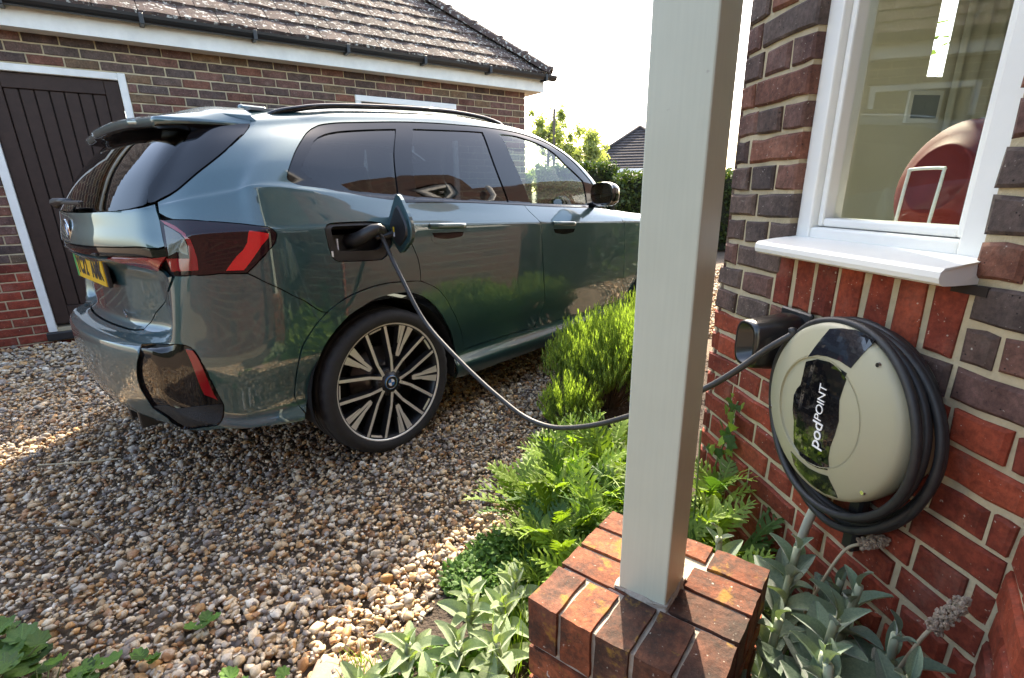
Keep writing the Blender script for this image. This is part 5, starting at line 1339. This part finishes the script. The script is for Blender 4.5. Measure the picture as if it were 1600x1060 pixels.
# ------------------------------------------------------------------ plants
def leaf_mat(name, c1, c2, back=None, rough=.5, trans=.35, bmp=.3, rnd_=.35, fuzz=0, vein=True):
    m, nt, b = new_mat(name); setp(b, rough=rough, spec=.35)
    v = coords(nt, 'Object', 11.0); f = noise(nt, v, 22, 4, .6); c = ramp(nt, f, [(.3, c1), (.7, c2)])
    oi = nt.nodes.new('ShaderNodeObjectInfo'); c = mixc(nt, c, ramp(nt, oi.outputs['Random'], [(0, (1-rnd_, 1-rnd_, 1-rnd_)), (1, (1+rnd_, 1+rnd_, 1+rnd_*.6))]), 1., 'MULTIPLY')
    tcv = nt.nodes.new('ShaderNodeTexCoord'); spv = nt.nodes.new('ShaderNodeSeparateXYZ'); nt.links.new(tcv.outputs['Object'], spv.inputs[0])
    av = nt.nodes.new('ShaderNodeMath'); av.operation = 'ABSOLUTE'; nt.links.new(spv.outputs[1], av.inputs[0])
    if vein: c = mixc(nt, c, mixc(nt, c, (1.5, 1.45, 1.4), 1., 'MULTIPLY'), ramp(nt, av.outputs[0], [(.006, (1, 1, 1)), (.016, (0, 0, 0))]))   # pale midrib
    nt.links.new(c, b.inputs['Base Color'])
    if fuzz: setp(b, sheen=fuzz)
    if bmp: bump(nt, b, noise(nt, v, 60, 3), bmp, .004)
    tr = nt.nodes.new('ShaderNodeBsdfTranslucent'); c2_ = mixc(nt, c, (1.5, 1.6, .55), 1., 'MULTIPLY'); nt.links.new(c2_, tr.inputs[0])
    mx = nt.nodes.new('ShaderNodeMixShader'); mx.inputs[0].default_value = trans
    nt.links.new(b.outputs[0], mx.inputs[1]); nt.links.new(tr.outputs[0], mx.inputs[2]); nt.links.new(mx.outputs[0], nt.nodes['Material Output'].inputs[0]); return m
M['lf_green'] = leaf_mat('fresh_leaf', (.11, .19, .026), (.20, .29, .05))
M['lf_lav'] = leaf_mat('lavender_leaf', (.15, .235, .055), (.26, .345, .105), trans=.45, vein=False)
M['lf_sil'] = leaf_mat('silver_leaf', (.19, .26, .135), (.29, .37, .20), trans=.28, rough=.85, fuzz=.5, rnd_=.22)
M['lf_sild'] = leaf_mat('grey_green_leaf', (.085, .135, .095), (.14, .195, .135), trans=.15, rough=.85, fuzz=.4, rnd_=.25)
M['lf_dk'] = leaf_mat('dark_leaf', (.03, .075, .018), (.06, .125, .03), trans=.25)
M['lf_cover'] = leaf_mat('cover_leaf', (.055, .13, .02), (.10, .20, .035), trans=.3, vein=False)
M['stem'] = simple('green_stem', (.12, .17, .06), .7); M['stem_sil'] = simple('felted_stem', (.30, .34, .23), .9); M['wood'] = simple('woody_stem', (.13, .09, .06), .9)
M['seed'] = simple('dry_seedhead', (.34, .26, .19), .95, var=.3, vscale=90, bmp=1, bscale=160, bdist=.008)
def leaf_mesh(kind, seed, mat):
    """unit leaf along +x, length 1, z up"""
    r = random.Random(seed); V = []; F = []
    if kind == 'oval':       # lamb's ear
        n, m_ = 9, 3
        for i in range(n+1):
            t = i/n; w = .205*(sin(pi*min(1, t*.95+.03))**.70)*(1-.18*t)+.012; x = t
            droop = .10*sin(t*pi*.9)-.16*t*t
            for j in range(-m_, m_+1):
                s = j/m_; V.append((x, s*w+r.uniform(-.006, .006), droop+.10*abs(s)**1.5*(w/.17)-.03*(j == 0)+r.uniform(-.006, .006)))
        k = 2*m_+1
        for i in range(n):
            for j in range(k-1): F.append((i*k+j, (i+1)*k+j, (i+1)*k+j+1, i*k+j+1))
    elif kind == 'poppy':    # long feathery toothed leaf
        n = 9
        for i in range(n+1):
            t = i/n; V.append((t, 0, .16*sin(t*pi*.8)-.22*t*t))
        for s in (-1, 1):
            for i in range(1, n):
                t = i/n; L = .27*sin(pi*(t*.88+.1))**.9*r.uniform(.8, 1.15)
                zc = .16*sin(t*pi*.8)-.22*t*t; t2 = t-.5/n; z2 = .16*sin(t2*pi*.8)-.22*t2*t2
                b0 = len(V); dz = r.uniform(-.03, .05)
                V += [(t-.55/n, s*.012, z2), (t+.42/n, s*.012, zc), (t+.30*L+.02, s*L*.48, zc+.03+dz*.5), (t+.55*L+.05, s*L, zc+dz), (t-.1/n+.16*L, s*L*.55, zc+.02+dz*.5), (t+.62*L+.02, s*L*.66, zc+dz*.7)]
                F += [(b0, b0+1, b0+2, b0+4) if s < 0 else (b0+4, b0+2, b0+1, b0), (b0+4, b0+2, b0+3) if s < 0 else (b0+3, b0+2, b0+4), (b0+2, b0+5, b0+3) if s < 0 else (b0+3, b0+5, b0+2)]
        b0 = len(V)
        for i in range(n+1):
            x, y, z = V[i]; w = .030*(1-i/n)+.008; V += [(x, -w, z+.004), (x, w, z+.004)]
        for i in range(n): a = b0+2*i; F.append((a, a+2, a+3, a+1))
    elif kind == 'ivy':
        o_ = [(0, 0), (.12, .34), (.02, .52), (.34, .36), (.52, .46), (.6, .24), (1, 0), (.6, -.24), (.52, -.46), (.34, -.36), (.02, -.52), (.12, -.34)]
        V = [(.38, 0, .03)]+[(x, y, -.10*abs(y)-.04*x) for x, y in o_]; F = [(0, i, i % 12+1) for i in range(1, 13)]
    elif kind == 'round':    # scalloped, fan shaped
        n = 26; V = [(0.12, 0, -.03)]
        for i in range(n):
            a = -2.75+5.5*i/(n-1); q = .5*(1+.10*cos(a*7))*(1-.08*r.random()); V.append((.42+q*cos(a)*1.02, q*sin(a)*1.02, .05*cos(7*a)+.06))
        F = [(0, i, i+1) for i in range(1, n)]
    me = bpy.data.meshes.new('leaf'); me.from_pydata(V, [], F); me.update(); me.materials.append(mat); me.polygons.foreach_set('use_smooth', [True]*len(F)); return me
LM = {}
def leaf(kind, mat, parent, loc, az, pitch, size, roll=0):
    k = (kind, mat)
    if k not in LM: LM[k] = [leaf_mesh(kind, i+len(LM)*17, M[mat]) for i in range(5)]
    o_ = share('leaf', LM[k][rnd.randrange(5)], loc, (0, 0, 0), (size, size, size), parent)
    o_.rotation_euler = (Matrix.Rotation(az, 3, 'Z') @ Matrix.Rotation(-pitch, 3, 'Y') @ Matrix.Rotation(roll, 3, 'X')).to_euler(); return o_
mesh_obj('foliage', CLIMB[0], CLIMB[1], M['lf_green'], CLIMB[2])
# lamb's ear rosettes
def lambs(x, y, h, nleaf, size, mat, label, group=None, lean=(0, 0)):
    p = empty('lambs_ear', (x, y, .01), rnd.uniform(0, 6), label=label, cat='plant', group=group)
    top = Vector((lean[0], lean[1], h))
    st = [Vector((0, 0, 0)), top*.5+Vector((rnd.uniform(-.01, .01), rnd.uniform(-.01, .01), 0)), top]
    tube('stem', spline(st, 5), [.008]*11, M['stem_sil'], p, n=7)
    for i in range(nleaf):
        t = 1-(i/nleaf)*.85; base = top*t; a = i*2.4+rnd.uniform(-.3, .3)
        pt = 1.25-1.05*(1-t)**.6+rnd.uniform(-.15, .15); sz = size*(.35+.75*min(1, (1-t)*1.9+.1))*rnd.uniform(.85, 1.15)
        leaf('oval', mat, p, base, a, pt, sz, rnd.uniform(-.3, .3))
    return p
for i, (x, y, h, n_, sz) in enumerate(((-.30, 1.02, .12, 11, .12), (-.17, 1.00, .15, 12, .12), (-.07, .98, .17, 12, .13), (-.06, 1.12, .16, 11, .12), (-.15, 1.14, .17, 12, .13), (-.03, 1.22, .14, 10, .12), (-.22, .90, .13, 11, .12), (-.40, .93, .09, 9, .10), (-.10, .86, .16, 11, .12))):
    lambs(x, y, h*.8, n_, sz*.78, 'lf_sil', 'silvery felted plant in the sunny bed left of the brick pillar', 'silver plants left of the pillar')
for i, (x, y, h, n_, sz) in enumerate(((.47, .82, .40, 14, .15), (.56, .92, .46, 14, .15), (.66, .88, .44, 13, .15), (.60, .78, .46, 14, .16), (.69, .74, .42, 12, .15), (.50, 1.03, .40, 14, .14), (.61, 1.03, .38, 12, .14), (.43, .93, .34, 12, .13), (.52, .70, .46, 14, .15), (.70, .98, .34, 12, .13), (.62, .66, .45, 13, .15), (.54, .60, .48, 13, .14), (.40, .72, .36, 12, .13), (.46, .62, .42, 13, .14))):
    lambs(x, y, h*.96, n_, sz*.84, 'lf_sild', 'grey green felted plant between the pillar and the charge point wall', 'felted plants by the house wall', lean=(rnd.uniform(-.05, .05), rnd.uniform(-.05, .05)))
# dried flower spikes
def spike(P, r0, L, label):
    sp_ = empty('dried_spike', P[0], label=label, cat='dry flower'); P = [Vector(q)-Vector(P[0]) for q in P]
    c = spline(P, 8); tube('stalk', c, .0035, M['straw'], sp_, n=6)
    d = (c[-1]-c[-3]).normalized(); V = []; F = []; q0 = c[-1]
    bvs, bfs = ico(1); u_ = d.orthogonal().normalized(); w_ = d.cross(u_)
    for i in range(210):
        t = rnd.random(); a = rnd.uniform(0, 2*pi); lump = .8+.2*sin(t*38); rr = r0*lump*(1 if t < .82 else max(.15, 1-(t-.82)*4.5)); k = len(V)
        c0 = q0-d*L*.1+d*L*t+(u_*cos(a)+w_*sin(a))*rr*rnd.uniform(.55, 1.0); s = .0042*rnd.uniform(.7, 1.4)
        V += [c0+Vector(p)*s*rnd.uniform(.75, 1.25) for p in bvs]; F += [tuple(int(j)+k for j in f) for f in bfs]
    mesh_obj('seed_head', V, F, M['seed'], sp_); return sp_
spike([(.36, .80, .02), (.375, .83, .18), (.395, .86, .30), (.420, .88, .385)], .011, .085, 'upright dry brown flower spike beside the pillar')
spike([(.62, .97, .05), (.67, .96, .28), (.715, .955, .42), (.745, .94, .455)], .013, .055, 'short dry flower spike leaning on the red bricks under the coiled cable')
spike([(.66, .74, .05), (.70, .74, .28), (.73, .735, .40), (.745, .73, .44)], .016, .09, 'thick dark dry flower spike near the inner wall corner')
# poppy foliage
def poppy(x, y, h, nleaf, size, label, group, bud=False, mat='lf_green'):
    p = empty('poppy_plant', (x, y, .0), rnd.uniform(0, 6), label=label, cat='plant', group=group)
    for i in range(nleaf):
        a = i*2.4+rnd.uniform(-.4, .4); t = i/nleaf; base = Vector((rnd.uniform(-.05, .05), rnd.uniform(-.05, .05), h*(.15+.75*t)))
        leaf('poppy', mat if rnd.random() < .8 else 'lf_dk', p, base, a, .25+.75*t+rnd.uniform(-.2, .25), size*rnd.uniform(.75, 1.2), rnd.uniform(-.5, .5))
        if i % 4 == 1: leaf('oval', 'lf_green', p, base, a+1.2, .6+rnd.uniform(-.3, .4), size*rnd.uniform(.4, .7), rnd.uniform(-.6, .6))
        if i % 3 == 0: tube('stem', spline([(0, 0, 0), base*.5, base], 3), .0035, M['stem'], p, n=5)
    return p
for (x, y, h, n_, s_) in ((.02, 1.62, .22, 16, .24), (.15, 1.60, .30, 18, .26), (.12, 1.82, .26, 16, .26), (.27, 1.70, .34, 18, .26), (.24, 1.92, .28, 16, .25), (.10, 1.44, .24, 16, .22), (.22, 1.42, .30, 18, .24), (.34, 1.52, .30, 16, .24), (.38, 1.85, .32, 16, .25), (.12, 1.28, .20, 14, .20), (.24, 1.22, .22, 14, .20)):
    poppy(x, y, h*.68, n_, s_*.80, 'bright green toothed foliage plant left of the porch post', 'toothed plants left of the post')
for (x, y, h, n_, s_) in ((.44, 1.24, .34, 14, .20), (.55, 1.30, .36, 15, .22), (.52, 1.12, .32, 13, .18), (.62, 1.22, .28, 12, .18), (.60, 1.45, .40, 14, .20), (.46, 1.45, .40, 14, .22)):
    poppy(x, y, h*.85, n_, s_*.85, 'bright green toothed foliage plant between the post and the house wall', 'toothed plants right of the post')
bd_ = empty('poppy_bud', (.43, 1.06, .30), label='round green hairy poppy bud behind the pillar', cat='bud')
v, f = lathe_vf([(.0, .0), (.010, .002), (.0165, .012), (.018, .022), (.014, .033), (.006, .040), (0, .0415)], 16, 'z'); mesh_obj('bud', v, f, simple('bud_green', (.13, .24, .05), .7, bmp=.6, bscale=200), bd_, smooth=True)
tube('bud_stalk', spline([(.02, .02, -.30), (.01, .01, -.12), (0, 0, .002)], 6), .003, M['stem'], bd_, n=6)
# tall thin stem with bright blade leaf
bs = empty('grass_stalk', (.50, 1.30, .0), label='single thin pale stalk rising beside the ivy', cat='plant'); tube('stalk', spline([(0, 0, 0), (.01, .01, .3), (.0, .0, .56)], 6), .0028, M['stem'], bs, n=6)
# lavender
def lavender(x, y, label, n, R, H, seed, group=None):
    r = random.Random(seed); p = empty('lavender_bush', (x, y, 0), label=label, cat='shrub', group=group); V = []; F = []; W_ = []
    for i in range(n):
        a = r.uniform(0, 2*pi); q = R*sqrt(r.random()); bx0, by0 = q*cos(a), q*sin(a); dome_ = sqrt(max(0, 1-(q/R)**2)); tip = Vector((bx0*1.12, by0*1.12, H*(.42+.58*dome_)*r.uniform(.82, 1.08)))
        root = Vector((bx0*.35, by0*.35, tip.z*.25)); base = root*.62+tip*.38
        if i % 7 == 0: W_.append(tube_vf(spline([(bx0*.12, by0*.12, 0), root, base], 3), .0035, 5))
        dr = (tip-base)
        for j in range(30):
            t = .03+.97*(j/30); c = base+dr*t; aa = j*2.4+i; pt = .95+.3*t; L = r.uniform(.030, .055)*(1.05-.25*t)
            d = Vector((cos(aa)*cos(pt), sin(aa)*cos(pt), sin(pt))); s = d.cross(Vector((0, 0, 1))).normalized()*.0028
            k = len(V); V += [c-s*.5, c+d*L*.5-s, c+d*L, c+d*L*.5+s, c+s*.5]; F += [(k, k+1, k+3, k+4), (k+1, k+2, k+3)]
    mesh_obj('foliage', V, F, M['lf_lav'], p); mesh_obj('woody_stems', *merge(W_), M['wood'], p, smooth=True); return p
lavender(.50, 2.75, 'bright green lavender bush between the car and the porch post', 680, .36, .57, 2)
lavender(.24, 2.36, 'small low lavender clump with bare woody stems beside the gravel', 110, .16, .34, 3)
lavender(.80, 3.25, 'far bright green lavender bush behind the porch post', 360, .34, .56, 5)
# small leaved ground cover
def cover(pts, label, n, seed):
    r = random.Random(seed); V = []; F = []
    for i in range(n):
        x0, y0, R = pts[r.randrange(len(pts))]; a = r.uniform(0, 2*pi); q = R*sqrt(r.random()); x, y = x0+q*cos(a), y0+q*sin(a); z = .015+.075*r.random()*(1-q/R*.6)
        az = r.uniform(0, 2*pi); pt = r.uniform(-.1, .9); L = r.uniform(.014, .030); d = Vector((cos(az)*cos(pt), sin(az)*cos(pt), sin(pt))); s = d.cross(Vector((0, 0, 1))).normalized()*L*.36; u_ = s.cross(d).normalized()*L*.10
        c = Vector((x, y, z)); k = len(V); V += [c, c+d*L*.45-s-u_, c+d*L, c+d*L*.45+s-u_, c+d*L*.5]; F += [(k, k+1, k+4), (k+1, k+2, k+4), (k+2, k+3, k+4), (k+3, k, k+4)]
    o_ = mesh_obj('ground_cover', V, F, M['lf_cover']); tag(o_, label, 'ground cover', kind='stuff'); return o_
cover([(-.16, 1.34, .10), (-.08, 1.44, .12), (-.02, 1.33, .11), (.02, 1.52, .08)], 'low small leaved green ground cover spilling onto the gravel', 3200, 4)
cover([(.5, 1.2, .2), (.6, .95, .2), (.35, 1.1, .12), (.7, 1.35, .12), (.45, .75, .15)], 'mixed low leaves covering the soil by the house wall', 2600, 6)
cover([(.25, 1.5, .2), (.2, 1.9, .2), (.05, 1.15, .12), (.35, 2.2, .2), (-.2, .95, .15)], 'mixed low leaves covering the soil left of the post', 3000, 8)
# grassy blades
V = []; F = []
for i in range(420):
    x0, y0, R = rnd.choice([(.02, 1.15, .10), (.08, 1.35, .12), (.38, .95, .06), (-.42, 1.0, .06), (.33, 1.05, .05), (.0, 1.0, .1)]); a = rnd.uniform(0, 2*pi); q = R*sqrt(rnd.random()); b = Vector((x0+q*cos(a), y0+q*sin(a), 0)); L = rnd.uniform(.07, .22)*(.5 if x0 < -.3 else 1); az = rnd.uniform(0, 2*pi); ln = rnd.uniform(.1, .6); w_ = rnd.uniform(.0018, .0035); s = Vector((-sin(az), cos(az), 0))*w_; k = len(V)
    for j in range(5):
        t = j/4; c = b+Vector((cos(az)*ln*L*t*t, sin(az)*ln*L*t*t, L*(t-.25*ln*t*t))); V += [c-s*(1-t*.9), c+s*(1-t*.9)]
    for j in range(4): F.append((k+2*j, k+2*j+1, k+2*j+3, k+2*j+2))
tag(mesh_obj('grass', V, F, M['lf_green']), 'thin grass blades among the bed plants', 'grass', kind='stuff')
# ivy on the wall
iv = empty('ivy', hw(-.93, -.004, .10), HA, label='small ivy shoot climbing the red brick wall', cat='ivy')
st = spline([(0.02, -.01, 0), (.05, -.012, .18), (.09, -.012, .30), (.115, -.012, .40), (.135, -.012, .46)], 6); tube('vine', st, .003, M['stem'], iv, n=6)
for i in range(26):
    t = rnd.random(); c = st[min(len(st)-1, int(t**.8*len(st)))]; L = rnd.uniform(.035, .06)*(1.15-.6*t)
    o_ = leaf('ivy', 'lf_dk' if rnd.random() < .6 else 'lf_green', iv, c+Vector((rnd.uniform(-.04, .04), rnd.uniform(-.03, -.005), rnd.uniform(-.02, .02))), 0, 0, L)
    o_.rotation_euler = (radians(75)+rnd.uniform(-.4, .4), rnd.uniform(0, 6.28), rnd.uniform(-.4, .4))
# lady's mantle leaves bottom left
for i, (x, y, n_, s_, lb) in enumerate(((-1.42, .97, 54, .060, 'broad scalloped green leaves clump on the shaded gravel'), (-1.20, .93, 20, .050, 'smaller clump of scalloped leaves spreading over the gravel'))):
    p = empty('scalloped_plant', (x, y, 0), label=lb, cat='plant')
    for k in range(n_):
        a = rnd.uniform(0, 2*pi); q = (.20 if i == 0 else .16)*sqrt(rnd.random()); z = rnd.uniform(.05, .15)*(1 if i == 0 else .6); c = Vector((q*cos(a), q*sin(a)*.7, z))
        leaf('round', 'lf_dk' if k % 3 == 0 else 'lf_cover', p, c, rnd.uniform(0, 6.28), rnd.uniform(-.3, .3), s_*rnd.uniform(.8, 1.25), rnd.uniform(-.3, .3))
        tube('leaf_stalk', [(c.x*.3, c.y*.3, 0), c], .002, M['stem'], p, n=4)
for i, (x, y) in enumerate(((-1.02, 1.06), (-.74, .98), (-.62, .97), (-.93, 1.18))):
    p = empty('weed', (x, y, .005), label='tiny green weed seedling growing through the gravel', cat='weed', group='weeds in the gravel')
    for k in range(5): leaf('round', 'lf_cover', p, (rnd.uniform(-.02, .02), rnd.uniform(-.02, .02), .02+rnd.uniform(0, .015)), k*1.3, .3, .035)

# ------------------------------------------------------------------ background: hedge, trees, neighbouring house
def cloud(n, boxes, L, seed, shell=.75):
    """many small leaf faces spread through ellipsoids (x,y,z,rx,ry,rz)"""
    g = np.random.default_rng(seed); V = []; F = []; vol = np.array([b[3]*b[4]+b[4]*b[5]+b[3]*b[5] for b in boxes]); vol = vol/vol.sum()
    ch = g.choice(len(boxes), n, p=vol)
    d = g.normal(size=(n, 3)); d /= np.linalg.norm(d, axis=1, keepdims=True); q = shell+(1-shell)*g.random(n)**.5; q = np.where(g.random(n) < .25, g.random(n), q) if shell > .5 else np.abs(g.normal(scale=.62, size=n))
    B = np.array(boxes)[ch]; P = B[:, :3]+d*B[:, 3:]*q[:, None]
    a = g.normal(size=(n, 3)); a /= np.linalg.norm(a, axis=1, keepdims=True); b = np.cross(a, g.normal(size=(n, 3))); b /= np.linalg.norm(b, axis=1, keepdims=True)
    s = (L*g.uniform(.6, 1.4, n))[:, None]
    V = np.stack([P-a*s*.5, P+b*s*.28, P+a*s*.5, P-b*s*.28], 1).reshape(-1, 3)
    k = np.arange(n)*4; F = np.stack([k, k+1, k+2, k+3], 1)
    return V, F
def cloud_obj(name, VF, mat, parent=None, **k): return mesh_obj(name, VF[0].tolist(), VF[1].tolist(), mat, parent, **k)
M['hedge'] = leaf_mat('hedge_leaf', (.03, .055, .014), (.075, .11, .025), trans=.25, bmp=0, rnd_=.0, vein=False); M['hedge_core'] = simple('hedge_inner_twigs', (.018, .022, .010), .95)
M['tree_lf'] = leaf_mat('tree_leaf', (.24, .27, .13), (.36, .40, .20), trans=.5, bmp=0, rnd_=0, vein=False); M['bark'] = simple('bark', (.09, .07, .055), .95, var=.3, vscale=20)
def hedge_box(x0, x1, y, w_, h, n, seed, label):
    p = empty('hedge', ((x0+x1)/2, y, 0), label=label, cat='hedge'); g = np.random.default_rng(seed); L = x1-x0
    u = g.uniform(-L/2-.03, L/2+.03, n); face = g.random(n); v = g.uniform(-w_/2, w_/2, n); z = g.uniform(.05, h, n)
    v = np.where(face < .5, -w_/2+g.normal(scale=.05, size=n), np.where(face < .62, w_/2+g.normal(scale=.05, size=n), v)); z = np.where(face >= .62, h+g.normal(scale=.05, size=n), z)
    P = np.stack([u, v, z], 1); P[:, 1] += .06*np.sin(u*5)+.04*np.sin(z*9+u*3); P[:, 2] += np.where(face >= .62, .05*np.sin(u*4.3)+.03*np.sin(u*11), 0)
    a = g.normal(size=(n, 3)); a /= np.linalg.norm(a, axis=1, keepdims=True); b = np.cross(a, g.normal(size=(n, 3))); b /= np.linalg.norm(b, axis=1, keepdims=True); s = (.075*g.uniform(.5, 1.4, n))[:, None]
    V = np.stack([P-a*s*.5, P+b*s*.3, P+a*s*.5, P-b*s*.3], 1).reshape(-1, 3); k = np.arange(n)*4; F = np.stack([k, k+1, k+2, k+3], 1)
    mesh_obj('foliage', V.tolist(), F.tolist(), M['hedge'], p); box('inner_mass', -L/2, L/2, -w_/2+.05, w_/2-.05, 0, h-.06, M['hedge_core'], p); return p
hedge_box(.4, 2.05, 12.0, 1.0, 1.66, 9000, 1, 'tall clipped dark green hedge section behind the car bonnet')
hedge_box(1.95, 5.5, 11.2, 1.0, 1.46, 14000, 2, 'lower clipped hedge running on towards the neighbouring house')
hedge_box(-4.2, .3, 13.5, 1.0, 1.5, 16000, 3, 'clipped hedge seen through the car windows')
def tree(x, y, h, R, n, label, seed, lean=0, zlo=.35, sparse=False):
    r = random.Random(seed); p = empty('tree', (x, y, 0), label=label, cat='tree'); T_ = []
    tr = spline([(0, 0, 0), (lean*.3, 0, h*.3), (lean*.7, .05, h*.6), (lean, 0, h*.82)], 5); T_.append(tube_vf(tr, [h*.022*(1-.7*i/(len(tr)-1)) for i in range(len(tr))], 8))
    boxes = []
    for i in range(26 if not sparse else 34):
        t = r.uniform(.25, 1); b = tr[int(t*(len(tr)-1))]; a = r.uniform(0, 2*pi); q = R*r.uniform(.35, 1)*(1.1-.55*t); e = b+Vector((cos(a)*q, sin(a)*q, h*r.uniform(.05, .22)))
        T_.append(tube_vf(spline([b, (b+e)*.5+Vector((0, 0, -.04*h*r.random())), e], 3), [.010*h*.5, .008*h*.5, .006*h*.5, .004*h*.5, .004*h*.4, .003*h*.4, .002*h*.4], 5))
        c = R*(.20 if sparse else .30)*r.uniform(.6, 1.3); boxes.append((e.x, e.y, e.z, c*r.uniform(.6, 1.2), c*r.uniform(.6, 1.2), c*r.uniform(.6, 1.5)))
        if sparse: m_ = (b+e)*.5; boxes.append((m_.x, m_.y, m_.z, c*.7, c*.7, c*.7))
    mesh_obj('trunk', *merge(T_), M['bark'], p, smooth=True); cloud_obj('crown', cloud(n, boxes, .10, seed, .3), M['tree_lf'], p); return p
tree(.95, 19.0, 3.9, 1.25, 9000, 'sparse young tree with thin leaves above the hedge', 4, .1, sparse=True)
tree(2.05, 18.5, 3.2, .95, 8000, 'rounded small leafy tree beside the sparse young tree', 9)
tree(-1.2, 19.5, 4.0, 1.2, 3000, 'leafy tree seen through the car windscreen', 12)
tree(3.0, 21.0, 3.2, .8, 1700, 'small pale tree in front of the far tiled roof', 15)
tube('telegraph_stub', [(1.15, 18.0, 0), (1.15, 18.0, 3.7)], .04, M['bark'], None, n=8, label='thin bare upright pole among the young tree branches', cat='pole')
# neighbouring bungalow
nb_ho = empty('neighbour_house', (6.1, 36.5, 0), radians(-12), label='distant bungalow with dark hipped roof and white fascia', cat='house')
def rib_mat():
    m, nt, b = new_mat('far_roof_tiles'); setp(b, rough=.95)
    v = coords(nt, 'Object'); f = noise(nt, v, 3, 5, .7); c = ramp(nt, f, [(.3, (.035, .03, .03)), (.7, (.075, .062, .06))])
    f2 = noise(nt, v, 7, 4, .7); c = mixc(nt, c, (.42, .40, .36), ramp(nt, f2, [(.66, (0, 0, 0)), (.70, (.8, .8, .8))])); nt.links.new(c, b.inputs['Base Color']); return m
M['far_tile'] = rib_mat()
box('wall', -1.4, 5.0, -3, 3, 0, 2.25, M['far_brick'], nb_ho); box('fascia', -1.78, 5.38, -3.5, 3.5, 2.25, 2.47, M['white'], nb_ho)
V = []; F = []; nrow = 15; hx, hy, rh = 3.6, 3.55, 2.60
for i in range(nrow):
    t0, t1 = i/nrow, (i+1)/nrow
    for t, z in ((t0, 2.47+rh*t0+.06), (t1+.01, 2.47+rh*t1+.012)):
        k = 1-t; V += [(1.8-hx*k-.0, -hy*k, z), (1.8+hx*k, -hy*k, z), (1.8+hx*k, hy*k, z), (1.8-hx*k, hy*k, z)]
    a = len(V)-8
    for j in range(4): F.append((a+j, a+(j+1) % 4, a+4+(j+1) % 4, a+4+j))
    if i:
        for j in range(4): F.append((a-4+j, a-4+(j+1) % 4, a+(j+1) % 4, a+j))
rf_ = mesh_obj('roof', V, F, M['far_tile'], nb_ho)
for sx, sy in ((-1, -1), (1, -1), (-1, 1), (1, 1)): tube('hip_ridge', [(1.8+sx*hx, sy*hy, 2.55), (1.8, 0, 2.47+rh+.06)], .10, M['far_tile'], rf_, n=6)
# garden behind the camera, seen only in the paintwork and glass
hedge_box(-9.5, -4.6, -2.6, 1.2, 2.3, 16000, 7, 'tall hedge along the drive behind the camera')
lh = hedge_box(-4, 4, -7.5, 1.2, 2.0, 12000, 8, 'long hedge across the garden far behind the camera')
gh = hedge_box(-2.6, 2.6, 0, .7, 1.15, 12000, 9, 'low garden hedge along the main house wall beyond the bay'); gh.location = (3.9, 5.9, 0); gh.rotation_euler = (0, 0, radians(53.7))
# ------------------------------------------------------------------ tell look-alike plants apart by their order from a landmark
ORD = ['closest', 'second closest', 'third closest', 'fourth closest', 'fifth closest', 'sixth closest', 'seventh closest', 'eighth closest', 'ninth closest', 'tenth closest', 'eleventh closest', 'twelfth closest', 'thirteenth closest', 'fourteenth closest']
for grp, text, mark, ref in (('silver plants left of the pillar', 'silvery felted plant in the sunny bed,', 'to the brick pillar', (.1, .85)), ('felted plants by the house wall', 'grey green felted plant beside the pillar,', 'to the inner wall corner', (.82, .714)),
                             ('toothed plants left of the post', 'bright toothed leafy plant beside the gravel,', 'to the porch post', (.27, .75)), ('toothed plants right of the post', 'bright toothed leafy plant by the house wall,', 'to the ivy', (.7, 1.63)), ('weeds in the gravel', 'tiny green weed in the gravel,', 'to the brick pillar', (.1, .85))):
    L = sorted((o_ for o_ in scene.objects if o_.get('group') == grp), key=lambda o_: hypot(o_.location.x-ref[0], o_.location.y-ref[1]))
    for i, o_ in enumerate(L): o_['label'] = '%s %s %s' % (text, ORD[i], mark)
